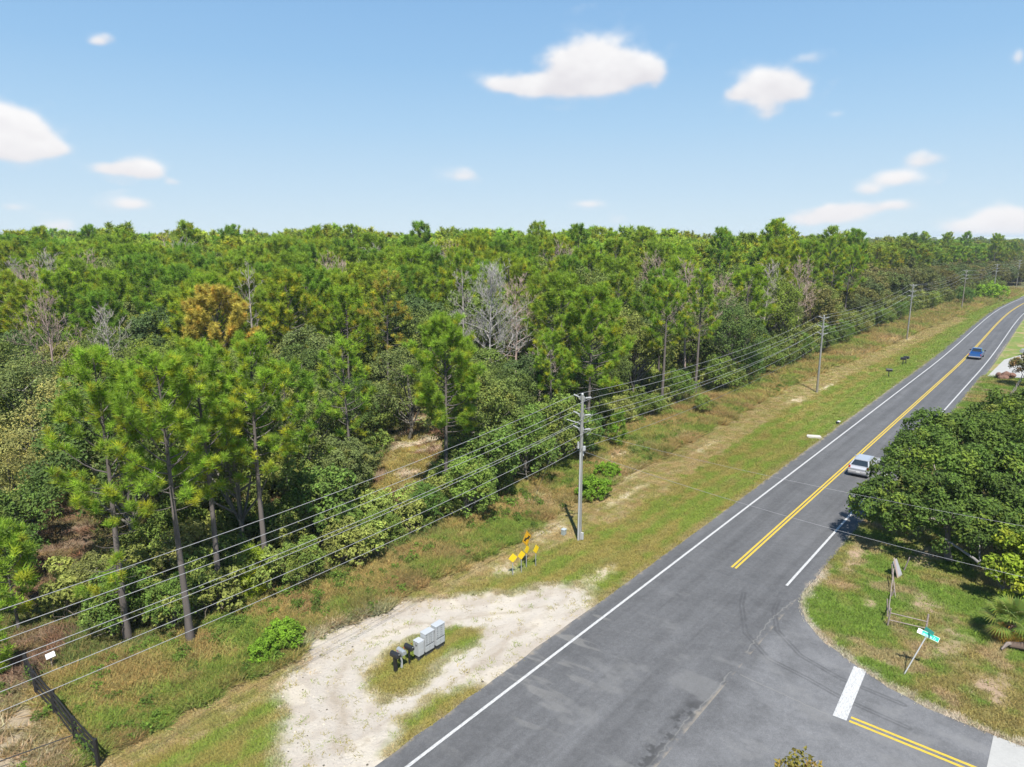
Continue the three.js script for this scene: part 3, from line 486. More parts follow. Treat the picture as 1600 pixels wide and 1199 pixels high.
heroPine('pine_tree', 'straight pine with bare trunk on the verge edge, right one of two', [26.0, -94.6], 17, fullPines[2], { nominal: 15.8, turn: 1.3 });
heroPine('pine_tree', 'broad golden-orange dying pine standing out among the green crowns', [-31.8, -73], 15.9, pine(170, { H: 15.6, cb: 0.3, R: 5.2, nb: 80, flat: 0.85, green: [0.35, 0.31, 0.06], low: [0.42, 0.28, 0.05], lowShare: 0.3, bare: 0.1, needles: 30, size: 0.62, w: 0.03, tw: 1.25 }), { nominal: 15.6, as: 'the orange pine', mat: leafMat(1.4, 1.36, 1.2, 0.36) });
heroPine('pine_tree', 'yellowing pine with thin browned crown behind the grassy track', [-15.9, -86], 17.2, pine(180, { H: 16.2, cb: 0.42, R: 3.4, nb: 42, green: [0.2, 0.26, 0.03], low: [0.36, 0.27, 0.04], lowShare: 0.5, tw: 0.75, low2: 5 }), { nominal: 16.2, as: 'the yellow pine' });
heroPine('pine_tree', 'tall leafy pine dome, left of three bright crowns over the distant verge', [63, -147], 20.6, fullPines[1], { nominal: 15.2, turn: 5, as: 'the distant domes' });
heroPine('pine_tree', 'tallest bright green dome, middle of three crowns over the distant verge', [70.5, -152], 21.6, fullPines[2], { nominal: 15.8, turn: 2 });
heroPine('pine_tree', 'bright green pine dome, right of three crowns over the distant verge', [76.5, -157], 19.6, fullPines[0], { turn: 1 });
heroPine('young_pine', 'young pine with long bright needles reaching in at the left edge', [-28.4, -35.5], 6.2, pine(190, { H: 6.2, cb: 0.2, R: 2, nb: 26, size: 0.66, r0: 0.014 }), { nominal: 6.2 });
const sapling = pine(200, { H: 3.2, cb: 0.12, R: 0.95, nb: 20, size: 0.6, needles: 26, r0: 0.012 });
heroPine('young_pine', 'young yellowish pine sapling at the foot of the pale vine-hung trunk', [-15.9, -38.6], 3.2, sapling, { nominal: 3.2, r: 0.8, mat: PINE_TINT[2] });
heroPine('young_pine', 'small bright pine sapling beside the far end of the black fence', [-26.6, -31.3], 2.9, sapling, { nominal: 3.2, r: 0.8, turn: 2 });
heroPine('young_pine', 'small pine sapling in the grassy track between the open and rounded pines', [-12.8, -53.5], 4.2, sapling, { nominal: 3.2, r: 0.8, turn: 4 });
heroPine('young_pine', 'thin dark sapling standing alone in the tall grass behind the near pole', [11.2, -70.2], 3.6, sapling, { nominal: 3.2, r: 0.6, turn: 1.2, mat: PINE_TINT[1] });

function dead(name, label, [x, z], g, opt = {}) { const o = treeThing(name, g, label, 'dead tree', [x, z], { crownName: 'twigs', mat: BARK, ...opt }); taken.push([x, z, opt.r ?? 2.5]); if (opt.as) { const q = shot(x, opt.h * 0.8, z); landmarks.push([opt.as, q[0], q[1]]); } return o; }
dead('dead_tree', 'broad leafless grey dead tree in the middle of the woods', [-2.5, -82], bareTree(301, { H: 17.8, R: 3.9, nb: 24, start: 0.4, split: 5, col: [0.34, 0.32, 0.3], fine: [0.37, 0.35, 0.33] }), { as: 'the grey dead tree', h: 18, r: 4.5 });
dead('dead_tree', 'slim grey dead trunk just left of the broad dead tree', [-6.2, -84], bareTree(302, { H: 18.4, R: 2.0, nb: 14, start: 0.35, split: 4 }), { h: 19 });
dead('dead_tree', 'pinkish leafless dead tree far left among olive crowns', [-48, -70], bareTree(303, { H: 15.6, R: 3.3, nb: 17, start: 0.4, col: [0.27, 0.2, 0.18], fine: [0.3, 0.22, 0.19], split: 4, upBias: 0.6 }), { as: 'the pink dead tree', h: 16 });
dead('dead_tree', 'thin grey snag standing above the orange dying pine', [-33.5, -88], bareTree(304, { H: 19.2, R: 2, nb: 15, start: 0.45, split: 3 }), { h: 19, r: 1.5 });
dead('dead_tree', 'low fallen tangle of bare pink-grey branches right of the broad dead tree', [3.4, -79], bareTree(305, { H: 9.5, R: 2.6, nb: 14, start: 0.35, col: [0.38, 0.31, 0.27], fine: [0.42, 0.34, 0.3], split: 4 }), { h: 12, r: 2 });

// ---------------------------------------------------------------- shrubs along the wood edge
const shrubGeo = [
  oak(401, { H: 3.6, base: 0.12, R: 1.9, lobes: 12, leaves: 5200, L: 0.17, green: [0.09, 0.165, 0.032], trunkR: 0.06, lobeSize: 0.46, altShare: 0.1 }),
  oak(402, { H: 3.4, base: 0.1, R: 2.1, lobes: 14, leaves: 5200, L: 0.19, green: [0.12, 0.19, 0.04], trunkR: 0.06, lobeSize: 0.42, altShare: 0.25 }),
  oak(403, { H: 3.8, base: 0.15, R: 1.7, lobes: 13, leaves: 4200, L: 0.16, green: [0.16, 0.185, 0.07], trunkR: 0.05, lobeSize: 0.4, altShare: 0.3, twigs: 14 }),
  oak(404, { H: 1.2, base: 0.05, R: 1.1, lobes: 9, leaves: 3200, L: 0.16, green: [0.12, 0.235, 0.018], trunkR: 0.03, lobeSize: 0.45, altShare: 0 }),
];
const SHRUBS = [ // x, z, height, kind, turn, tint, label
  [-22.2, -34.9, 3.6, 0, 0, 0, 'dense dark green bush left of the leftmost front trunk'], [-19.3, -35.1, 2.9, 0, 1, 0, 'dense dark bush between the first and second front trunks'],
  [-13.5, -40.2, 2.7, 1, 2, 0, 'round green bush right of the pale vine-hung trunk'], [-12.4, -33.9, 1.2, 3, 0, 0, 'bright green rounded weed clump on the verge beside the sandy loop'],
  [-13.4, -32.6, 0.9, 3, 2, 0, 'smaller bright weed clump just left of the rounded weed clump'], [-14.2, -46, 5.2, 1, 1, 1, 'tall dark leafy shrub behind the round bush, left of the overgrown bank'],
  [-11.9, -46.2, 3.0, 0, 3, 0, 'dark spreading shrub on the wood edge below the grassy track'], [-9.6, -46.9, 2.3, 1, 5, 0, 'leafy shrub on the wood edge right below the grassy track'],
  [-6.4, -50.0, 3.0, 0, 2, 1, 'dark shrub in front of the rounded bright pine trunk'], [-3.6, -51.6, 4.6, 0, 4, 2, 'deep green shrub right of the rounded bright pine trunk'],
  [-2.0, -55.4, 5.6, 1, 0, 1, 'large glossy shrub sloping down behind the yellow diamond signs'], [1.2, -59.5, 6.2, 0, 1, 0, 'large dark evergreen shrub left of the near pole'],
  [4.4, -64.0, 6.0, 1, 2, 0, 'large dark evergreen shrub directly behind the near pole'], [7.6, -67.6, 4.4, 0, 3, 1, 'dark rounded shrub right behind the near pole'],
  [6.9, -55.6, 1.5, 3, 1, 0, 'tall green weed clump beside the near pole foot'], [9.0, -60.6, 1.2, 3, 4, 0, 'green weed clump in the tall grass beyond the near pole'],
  [13.2, -79.5, 3.2, 2, 0, 0, 'olive shrub at the wood edge left of the verge pines'], [17.5, -82.6, 2.6, 1, 1, 0, 'low green shrub at the foot of the left verge pine'],
  [23, -90, 4.2, 0, 2, 0, 'dark shrub between the two verge pine trunks'], [30.4, -96.8, 4.8, 1, 3, 0, 'green shrub right of the right verge pine'],
  [24.5, -85.0, 2.2, 1, 3, 2, 'lone green shrub standing forward in the golden grass'], [36, -104, 5, 0, 4, 1, 'dark shrub at the wood edge left of the second pole'],
  [41, -109, 4.4, 1, 5, 0, 'green shrub at the wood edge close behind the second pole'], [47, -117, 3.6, 2, 0, 0, 'pinkish olive shrub at the wood edge right of the second pole'],
  [53, -122.5, 4.6, 0, 1, 0, 'dark shrub at the wood edge before the dip in the verge'], [60, -131, 5.2, 1, 2, 1, 'dark green shrub below the bright distant crowns'],
  [70, -143, 4.6, 0, 3, 0, 'dark shrub below the right bright distant crown'], [82, -157, 3.4, 2, 4, 2, 'dry brownish shrub at the wood edge near the third pole'],
  [90, -166, 4.6, 1, 5, 0, 'green shrub at the wood edge right of the third pole'], [103, -181, 5, 0, 0, 0, 'dark shrub behind the bare bank past the third pole'],
  [126, -207, 5.5, 1, 1, 2, 'green shrub at the wood edge left of the fourth pole'], [148, -224, 6, 0, 3, 1, 'dark shrub at the wood edge behind the fourth pole'], [170, -244, 5, 3, 0, 2, 'light green shrub left of the fifth pole'],
  [-25.5, -38.4, 3.2, 2, 3, 0, 'loose grey-green shrub left of the ragged pine'], [-20.5, -40.5, 4.2, 2, 1, 2, 'pale olive shrub behind the front trunks'], [-23.4, -45, 3.4, 1, 3, 0, 'green shrub behind the ragged pine trunk'],
  [-32.6, -41.5, 3.6, 0, 4, 1, 'dark shrub at the left edge beside the brown clearing'], [-35.5, -45.8, 4.2, 1, 2, 1, 'deep green shrub left of the brown clearing'],
];
const shrubProto = [];
for (const [x, z, H, k, turn, tint, label] of SHRUBS) {
  const o = treeThing('shrub', shrubGeo[k], label, 'shrub', [x, z], { turn, scale: H / [3.6, 3.4, 3.8, 1.2][k], mat: OAK_TINT[tint], crownName: 'foliage' }); shrubProto[k] ??= o; taken.push([x, z, H * 0.35]);
}

// pines whose heads stand above the skyline: [where along it (photo pixels), top line, distance]
const EMERGENT = [[62, 357, 150], [140, 352, 170], [188, 360, 160], [290, 346, 150], [362, 354, 180], [492, 354, 165], [551, 354, 185], [655, 347, 155], [748, 361, 150], [842, 347, 160], [905, 353, 170], [956, 362, 180], [1003, 357, 165], [1127, 356, 160], [1214, 345, 165], [1300, 354, 175], [1337, 360, 185], [1444, 362, 330], [1482, 364, 340], [1512, 362, 350], [1558, 366, 345]];
// ---------------------------------------------------------------- the woods, tree by tree
const woodPines = [0, 1, 2, 3, 4].map((i) => pine(500 + i * 13, { H: 15, cb: [0.34, 0.42, 0.3, 0.38, 0.46][i], R: [4.5, 3.9, 4.9, 4.3, 4.6][i], nb: [58, 48, 60, 54, 50][i], needles: 36, size: 0.68, w: 0.0265, sides: 5, lowShare: [0.15, 0.3, 0.2, 0.4, 0.2][i], flat: 0.6, low2: i === 3 ? 6 : 0 }));
const woodOaks = [0, 1, 2, 3, 4].map((i) => oak(600 + i * 17, { H: [12, 11, 13, 12, 10][i], base: 0.22, R: [4.2, 4.6, 3.9, 4.8, 4.0][i], lobes: [18, 20, 17, 22, 16][i], leaves: 12000, L: 0.27, sub: 18, sides: 5, green: [[0.105, 0.15, 0.04], [0.085, 0.135, 0.035], [0.145, 0.17, 0.055], [0.115, 0.155, 0.04], [0.08, 0.12, 0.045]][i], altShare: [0.2, 0.1, 0.3, 0.2, 0.1][i], twigs: i === 2 ? 26 : 5 }));
const woodDead = [0, 1].map((i) => bareTree(700 + i * 5, { H: 15, R: [2.6, 3.3][i], nb: 18, start: 0.4, split: 4, col: [[0.34, 0.31, 0.285], [0.37, 0.28, 0.245]][i], fine: [[0.38, 0.34, 0.31], [0.42, 0.31, 0.27]][i] }));
{
  const head = [0, 1].map((i) => pine(560 + i, { H: 20, cb: 0.62, R: [3.4, 2.9][i], nb: [44, 34][i], needles: 22, size: 0.8, w: 0.045, sides: 5, flat: 0.75, low2: 5 })), nth = ['first', 'second', 'third', 'fourth', 'fifth', 'sixth', 'seventh', 'eighth', 'ninth', 'tenth', 'eleventh', 'twelfth', 'thirteenth', 'fourteenth', 'fifteenth', 'sixteenth', 'seventeenth', 'eighteenth', 'nineteenth', 'twentieth', 'twenty-first'];
  EMERGENT.forEach(([u, v, d], i) => { const p = 12.036 * rad, el = Math.atan((599.5 - v) / 1067) - p, H = 22 + d * Math.tan(el) / Math.cos(0) , x = (u - 800) / 1067 * (d * Math.cos(p)), far = d > 300; if (roadDist(S(x, -d), N(x, -d)) < 6) return; treeThing('pine_tree', head[i % 2], `${far ? 'small far' : 'rounded'} pine head rising above the skyline, ${nth[i]} such from left`, 'pine tree', [x, -d], { y: -0.1, scale: H / 20.6, turn: i * 1.7, mat: PINE_TINT[[0, 1, 3][i % 3]], group: 'pines above the skyline' }); taken.push([x, -d, 2.4]); });
}
const inTrack = (x, z, m) => TRACKS.some((P) => sPoly(P, x, z) < m);
const blocksTrack = (x, z, H) => { // a tree that would stand between the drone and one of the open tracks
  for (const k of [0.5, 0.75, 0.95]) { const y = H * k, t = 22 / (22 - y); if (inTrack(x * t, z * t, -0.6) && z * t > -90) return true; } return false;
};
const planted = [];
const VIEWS = [[585, 700, 800, 53], [712, 845, 545, 80], [268, 408, 556, 71], [570, 640, 600, 84], [52, 130, 555, 68], [852, 1000, 585, 68], [500, 615, 690, 55], [642, 762, 690, 51], [1000, 1130, 600, 82], [250, 430, 700, 40]]; // [left, right, lowest line, distance] of trees the photograph shows clear of others
function headroom(x, z, R) { // the height a tree there may have without hiding one of those
  const d = -z; let most = 99; for (const [a, b, y, far] of VIEWS) { if (d > far) continue; const u0 = shot(x - R, 10, z)[0], u1 = shot(x + R, 10, z)[0]; if (u1 < a || u0 > b) continue; let lo = 0, hi = 30; for (let i = 0; i < 18; i++) { const m = (lo + hi) / 2; if (shot(x, m, z)[1] > y) lo = m; else hi = m; } most = Math.min(most, lo); } return most;
}
const leftOaks = [oak(451, { H: 9.5, base: 0.18, R: 4.4, lobes: 18, leaves: 11000, L: 0.22, green: [0.185, 0.2, 0.08], alt: [0.27, 0.24, 0.07], altShare: 0.3, twigs: 24 }), oak(452, { H: 9, base: 0.16, R: 4.2, lobes: 17, leaves: 10000, L: 0.22, green: [0.15, 0.185, 0.065], alt: [0.24, 0.24, 0.07], altShare: 0.25, twigs: 14 })];
for (const [x, z, H, k, turn, label] of [[-38.5, -58, 9.8, 0, 0, 'broad olive-grey oak at the left edge above the brown clearing'], [-45, -61.5, 10.5, 1, 2, 'olive oak cut by the left photo edge under the pink dead tree'], [-33.2, -55, 8.4, 1, 1, 'grey-green oak right of the broad olive oak at left'], [-37.6, -48.6, 7.4, 0, 3, 'small olive oak at the left edge in front of the clearing'], [-27.5, -50.5, 7.2, 0, 5, 'pale olive oak behind the ragged front pine'], [-29.5, -62, 10, 1, 4, 'olive oak below the orange dying pine'], [-23.5, -63, 9.2, 0, 2, 'twiggy olive oak right of and below the orange dying pine'], [-18.6, -60.5, 8, 1, 3, 'grey-green oak left of the forked pine'], [-11.5, -73.5, 9.6, 1, 0, 'grey-green oak above the grassy track']]) { treeThing('oak_tree', leftOaks[k], label, 'oak tree', [x, z], { turn, scale: H / [9.5, 9][k], mat: OAK_TINT[k] }); taken.push([x, z, 3]); }
{
  const r = rng(77);
  for (let k = 0; k < 60000 && planted.length < 285; k++) {
    const d = 36 + 112 * Math.pow(r(), 0.62), u = (r() * 2 - 1) * 0.86, z = -d, x = u * d; if (Math.abs(x) > 0.8 * d + 4) continue;
    const s = S(x, z), n = N(x, z); if (n > woodEdge(s) - 2.6) continue;
    const near = sstep(40, 110, d), H = lerp(13.4, 16.4, near) + (d > 105 ? (d - 105) * (x > 30 ? 0.05 : 0.085) : 0) + jit(r, 1.7);
    const pineShare = sstep(0.36, 0.6, fbm(x * 0.022 + 3, z * 0.022 + 9, 3) + (x < 0 ? 0.06 : -0.03)) * 0.62 + (x < 10 ? 0.12 : 0.02);
    const w = r(), front = d < 78 && x < 12, edge = n > woodEdge(s) - 12 && x > 12; let kind = w < 0.03 ? 'dead' : r() < (front ? 0.12 : edge ? 0.12 : x > 40 ? pineShare * 0.6 : pineShare) ? 'pine' : 'oak', Hk = kind === 'oak' ? H * (0.62 + 0.26 * r()) : H; const room = headroom(x, z, 2.2); if (Hk > room) { kind = 'oak'; Hk = room; if (Hk < 3.6) continue; }
    if (inTrack(x, z, kind === 'oak' ? 2.6 : 1.2) || (d < 66 && blocksTrack(x, z, Hk))) continue;
    const R = kind === 'oak' ? Math.min(3.0, 0.3 * Hk) : kind === 'pine' ? 3.0 : 2.4, gap = lerp(0.8, 0.95, r());
    let ok = true; for (const q of taken) if (Math.hypot(q[0] - x, q[1] - z) < (q[2] + R) * gap) { ok = false; break; } if (!ok) continue;
    taken.push([x, z, R]); planted.push({ x, z, s, n, H: Hk, kind, d, v: Math.floor(r() * 5), turn: r() * 6.28, tint: Math.floor(r() * 4) });
  }
  const ord = ['', 'first', 'second', 'third', 'fourth', 'fifth', 'sixth', 'seventh', 'eighth', 'ninth', 'tenth'];
  const toneP = ['bright green', 'deep green', 'yellow-green', 'fresh green'], toneO = ['mid-green', 'dark green', 'olive', 'light green'];
  for (const p of planted) {
    const [u, v] = shot(p.x, p.H * 0.85, p.z); p.u = u; let best = null, bd = 1e9; for (const L of landmarks) { const d = Math.hypot(L[1] - u, (L[2] - v) * 1.3); if (d < bd) { bd = d; best = L; } }
    const dx = u - best[1], dy = v - best[2], side = Math.abs(dx) < 25 ? '' : (Math.abs(dx) > 150 ? 'far ' : '') + (dx < 0 ? 'left' : 'right'), ht = Math.abs(dy) < 18 ? '' : dy < 0 ? 'behind' : 'below';
    const rel = ht && side ? `${ht} and ${side} of` : side ? `${side} of` : ht || 'close beside', tone = p.kind === 'pine' ? toneP[p.tint] : p.kind === 'oak' ? toneO[p.tint] : 'bare grey';
    const big = p.H > 17 ? 'tall ' : p.H < 10 ? 'low ' : ''; p.key = `${big}${tone} ${p.kind === 'pine' ? 'pine' : p.kind === 'oak' ? 'broadleaf' : 'snag'} ${rel} ${best[0]}`;
  }
  const by = new Map(); for (const p of planted) { if (!by.has(p.key)) by.set(p.key, []); by.get(p.key).push(p); }
  for (const list of by.values()) { list.sort((a, b) => a.u - b.u); list.forEach((p, i) => { p.label = list.length > 1 ? `${p.key}, ${ord[i + 1] ?? 'number ' + (i + 1)} from left` : p.key; }); }
  const proto = new Map();
  for (const p of planted) {
    const list = p.kind === 'pine' ? woodPines : p.kind === 'oak' ? woodOaks : woodDead, i = p.v % list.length, H0 = p.kind === 'pine' || p.kind === 'dead' ? 15 : [12, 11, 13, 12, 10][i], key = p.kind + i, tint = (p.kind === 'pine' ? PINE_TINT : OAK_TINT)[p.tint];
    let o = proto.get(key), first = !o;
    if (first) { o = new THREE.Group(); part('trunk', list[i].trunk, BARK, o); part(p.kind === 'dead' ? 'twigs' : 'crown', list[i].crown, BARK, o); proto.set(key, o); } else o = o.clone();
    o.name = numbered(p.kind === 'pine' ? 'pine_tree' : p.kind === 'oak' ? 'broadleaf_tree' : 'dead_tree'); scene.add(o);
    o.children[1].material = p.kind === 'dead' ? BARK : tint;
    o.position.set(p.x, gh(p.s, p.n) - 0.05, p.z); o.rotation.y = p.turn; const sc = p.H / H0; o.scale.set(sc * (0.94 + 0.12 * ((p.turn * 7) % 1)), sc, sc * (0.94 + 0.12 * ((p.turn * 13) % 1)));
    tag(o, p.label, p.kind === 'pine' ? 'pine tree' : p.kind === 'oak' ? 'tree' : 'dead tree', p.kind === 'pine' ? 'pines of the woods' : p.kind === 'oak' ? 'broadleaf trees of the woods' : 'dead trees of the woods');
  }
}
// beyond: woods that read as one mass, and undergrowth
function merged2(g) { return mergeGeometries([g.trunk.toNonIndexed ? stripN(g.trunk) : g.trunk, stripN(g.crown)]); }
function stripN(g) { const q = new THREE.BufferGeometry(); q.setAttribute('position', g.attributes.position); q.setAttribute('color', g.attributes.color); q.setAttribute('normal', g.attributes.normal); return q; }
const FAR_LEAF = leafMat(1.38, 1.27, 1.1, 0.32);
function scatter(name, label, category, geos, spots, material = FAR_LEAF) { // spots: [x, y, z, scaleXZ, scaleY, turn, r, g, b, which, tilt]
  geos.forEach((g, k) => {
    const mine = spots.filter((q) => q[9] === k); if (!mine.length) return;
    const m = new THREE.InstancedMesh(g, material, mine.length), M = new THREE.Matrix4(), Q = new THREE.Quaternion(), E = new THREE.Euler(), C = new THREE.Color();
    mine.forEach((q, i) => { M.compose(V(q[0], q[1], q[2]), Q.setFromEuler(E.set(q[10] ?? 0, q[5], q[11] ?? 0)), V(q[3], q[4], q[3])); m.setMatrixAt(i, M); m.setColorAt(i, C.setRGB(q[6], q[7], q[8])); });
    m.name = numbered(name); m.castShadow = m.receiveShadow = true; scene.add(m); tag(m, label, category, null, 'stuff');
  });
}
{
  const r = rng(91), geos = [
    ...[0, 1, 2].map((i) => merged2(pine(800 + i, { H: 15, cb: [0.5, 0.42, 0.58][i], R: [3.8, 4.1, 4.2][i], nb: 32, needles: 15, size: 0.9, w: 0.075, sides: 3, tw: 0.66, flat: 0.6 }))),
    ...[0, 1].map((i) => merged2(oak(820 + i, { H: 12, base: 0.2, R: 4.6, lobes: 18, leaves: 4200, L: 0.44, sub: 12, sides: 3, trunkR: 0.16 }))),
    merged2(bareTree(840, { H: 15, R: 2.6, nb: 14, start: 0.4, depth: 3, split: 3 })),
  ];
  const spots = [];
  for (let k = 0; k < 26000; k++) {
    const d = k < 9000 ? 128 + 260 * Math.pow(r(), 0.7) : 380 + 2600 * Math.pow(r(), 1.4), u = (r() * 2 - 1) * 0.95, z = -d, x = u * d, s = S(x, z), n = N(x, z); if (roadDist(s, n) < 9) continue;
    if (n < 4 ? n > woodEdge(Math.min(s, 419)) - 2.5 && s < 700 : n < 34 && s < 420) continue;
    if (d < 175) { let ok = true; for (const q of taken) if (Math.abs(q[0] - x) < 4.4 && Math.hypot(q[0] - x, q[1] - z) < q[2] + 1.9) { ok = false; break; } if (!ok) continue; taken.push([x, z, 2.3]); }
    const isP = r() < 0.36 + 0.3 * sstep(0.4, 0.6, fbm(x * 0.01, z * 0.01, 2)), isD = r() < 0.03, nearEdge = n < 4 && n > woodEdge(Math.min(s, 419)) - 16, which = isD && !nearEdge ? 5 : isP && !nearEdge ? Math.floor(r() * 3) : 3 + Math.floor(r() * 2);
    const right = sstep(40, 300, x), H = (which < 3 || which > 4 ? 17.6 + jit(r, 2.6) + (r() < 0.07 ? 3.6 : 0) : (nearEdge ? 11.5 : 14.6) + jit(r, 2.5)) - right * 3.4, sc = H / (which > 2 && which < 5 ? 12 : 15), v = (0.8 + 0.4 * r()) * (1 - 0.22 * sstep(30, 150, x)), w = r();
    spots.push([x, d > 500 ? 8 * fbm(x * 0.0016, z * 0.0016, 2) - 4 : 0, z, sc * 1.2, sc, r() * 6.3, v * (0.8 + 0.5 * w), v, v * (0.9 + 0.5 * r()), which]);
  }
  scatter('distant_woods', 'far pine and oak woods running on to the horizon', 'woods', geos, spots);
  const low = [], ug = shrubGeo.slice(0, 3).map((g, i) => merged2(oak(860 + i, { H: 2.2, base: 0.1, R: 1.3, lobes: 7, leaves: 1100, L: 0.2, sides: 3, trunkR: 0.04, green: [[0.1, 0.16, 0.035], [0.13, 0.185, 0.045], [0.15, 0.185, 0.05]][i] })));
  for (let k = 0; k < 16000 && low.length < 4200; k++) {
    const d = 33 + 120 * Math.pow(r(), 0.7), u = (r() * 2 - 1) * 0.85, z = -d, x = u * d, s = S(x, z), n = N(x, z); if (n > woodEdge(s) - 0.6 || n < -150) continue; if (inTrack(x, z, 0.9)) continue;
    if (k > 11000) continue; const sc = 0.5 + 0.75 * r(), v = 1.0 + 0.6 * r(); low.push([x, gh(s, n) - 0.1, z, sc, sc * (0.8 + 0.5 * r()), r() * 6.3, v, v, v, Math.floor(r() * 3)]);
  }
  for (let k = 0; k < 1500; k++) { const s = lerp(95, 330, r()), n = woodEdge(s) - 0.5 - 9 * r() * r(), sc = 1.0 + 1.1 * r(), v = 0.7 + 0.4 * r(); low.push([X(s, n), gh(s, n) - 0.1, Z(s, n), sc, sc * (0.8 + 0.6 * r()), r() * 6.3, v, v, v, Math.floor(r() * 3)]); }
  scatter('undergrowth', 'mixed low undergrowth on the shaded woodland floor', 'undergrowth', ug, low);
}

// ---------------------------------------------------------------- grass
function tuftGeo(seed, blades, h, spread, w, lean) {
  const r = rng(seed), b = new B();
  for (let i = 0; i < blades; i++) { const a = r() * 6.283, q = spread * Math.sqrt(r()), p = V(q * Math.cos(a), -0.02, q * Math.sin(a)), hh = h * (0.5 + 0.6 * r()), d = r() * 6.283, L = lean * (0.3 + r()), tip = p.clone().add(V(Math.cos(d) * L * hh, hh, Math.sin(d) * L * hh)), e = r() * 6.283, sx = Math.cos(e) * w * (0.6 + 0.7 * r()), sz = Math.sin(e) * w, c = 0.8 + 0.45 * r(); b.tri(V(p.x + sx, p.y, p.z + sz), V(p.x - sx, p.y, p.z - sz), tip, [c, c, c]); }
  return b.geo();
}
const GRASS = leafMat(1, 1, 1, 0.3);
{
  const r = rng(123), short = [0, 1].map((i) => tuftGeo(900 + i, 16, 0.11, 0.2, 0.018, 1.6)), tall = [0, 1, 2].map((i) => tuftGeo(910 + i, 20, [0.3, 0.24, 0.4][i], 0.24, 0.026, [1.5, 1.9, 1.2][i]));
  const mown = [], wild = [], lawn = [], weeds = [];
  const seen = (x, z) => -z > 18 && Math.abs(x) < 0.79 * -z + 2;
  function sow(n, s0, s1, a, b, out) {
    for (let k = 0; k < n; k++) {
      const s = lerp(s0, s1, Math.pow(r(), 1.25)), nn = lerp(a, b, r()), x = X(s, nn), z = Z(s, nn); if (!seen(x, z)) continue;
      const g = groundKind(s, nn); if (g.d < 0.04) continue; if (g.sand > 0.5 && r() < 0.975) continue; if (g.white > 0.4 && r() < 0.8) continue; if (g.yard > 0.4 && (r() < 0.55 || fbm(s * 1.3 + 8, nn * 1.3, 4) < 0.48)) continue; if (g.kind === 'wood' && r() < 0.35) continue; if (g.track < 0 && r() < 0.25) continue;
      const c = g.kind === 'wood' && g.track > 0.5 ? mix3([0.2, 0.16, 0.06], [0.09, 0.14, 0.03], r()) : groundColor(s, nn, g.sand > 0.5 || g.white > 0.5 ? { ...g, sand: 0, white: 0 } : g), v = (g.kind === 'mown' ? 0.95 + 0.4 * r() : 0.8 + 0.8 * r()), far = 1 + 0.012 * Math.max(0, s - 20), y = gh(s, nn);
      const isT = g.kind === 'wild' || (g.kind === 'wood' && r() < 0.7), green = c[1] > c[0] * 1.05 ? 1.08 : 1;
      const sc = (isT ? 0.75 + 0.7 * r() : 0.8 + 0.5 * r()) * far, sy = sc * (g.kind === 'straw' ? 0.7 : g.kind === 'lawn' ? 1.35 : 1) * (isT ? 0.55 + 0.9 * fbm(s * 0.5 + 5, nn * 0.5, 2) : 1);
      const hue = isT ? 0.82 + 0.36 * r() : 0.9 + 0.2 * r(); (isT ? wild : out).push([x, y, z, sc, sy, r() * 6.283, c[0] * v / hue, c[1] * v * green, c[2] * v, isT ? Math.floor(r() * 3) : Math.floor(r() * 2)]);
    }
  }
  sow(95000, -22, 60, -13, -1.15, mown); sow(60000, 60, 330, -22, -1.2, mown); sow(120000, -36, 70, -32, -8.5, mown); sow(26000, -34, 30, -58, -32, mown); sow(80000, 11, 110, 8.2, 30, lawn);
  scatter('mown_grass', 'short mown yellow-green verge grass beside the road', 'grass', short, mown, GRASS); scatter('wild_grass', 'tall golden wild grass between the verge and the woods', 'grass', tall, wild, GRASS); scatter('lawn_grass', 'patchy green grass right of the road', 'grass', short, lawn, GRASS);
  // sparse clumps on the sandy margins
  for (let k = 0; k < 16000; k++) { const s = lerp(-12, 13, r()), n = lerp(-13, -0.9, r()), g = groundKind(s, n); if (g.sand < 0.3 || g.d < 0.05) continue; const e = Math.min(Math.abs(sPoly(SAND, s, n)), Math.abs(sPoly(ISLAND, s, n) - 0.4), Math.abs(sPoly(ISLAND2, s, n)), n > -3.6 && s < 4 ? 0.6 : 9, Math.abs(n + 8.2 - 0.25 * (s + 2)) < 0.3 && s > -3.4 && s < 1 ? 0.2 : 9); if (fbm(s * 1.3 + 3, n * 1.3, 3) < 0.455 + 0.16 * e) continue; const v = 0.8 + 0.6 * r(), t = r(), q = 0.6 + 0.8 * r(); wild.push([X(s, n), gh(s, n), Z(s, n), q, q * 0.6, r() * 6.283, lerp(0.3, 0.16, t * t) * v, lerp(0.22, 0.19, t) * v, 0.06 * v, Math.floor(r() * 3)]); }
  // broad-leaved weeds in the rough
  const wg = [0, 1].map((i) => merged2(oak(930 + i, { H: 0.55, base: 0.05, R: 0.42, lobes: 5, leaves: 150, L: 0.14, sub: 8, sides: 3, trunkR: 0.008, green: [0.9, 0.9, 0.9], alt: [1.2, 1.1, 0.9], lobeSize: 0.5 })));
  for (let k = 0; k < 2800; k++) { const s = lerp(-34, 90, r()), n = lerp(-22, -9.5, r()), x = X(s, n), z = Z(s, n), g = groundKind(s, n); if (g.kind !== 'wild' || g.sand > 0.3 || !seen(x, z) || fbm(s * 0.45 + 31, n * 0.45, 3) < 0.5) continue; const v = 0.7 + 0.6 * r(), q = 0.35 + 0.5 * r() + 0.5 * r() * r() * r(); weeds.push([x, gh(s, n), z, q, q, r() * 6.283, 0.13 * v, 0.215 * v, 0.03 * v, k % 2]); }
  scatter('weeds', 'leafy green weeds scattered through the tall wild grass', 'weeds', wg, weeds, GRASS);
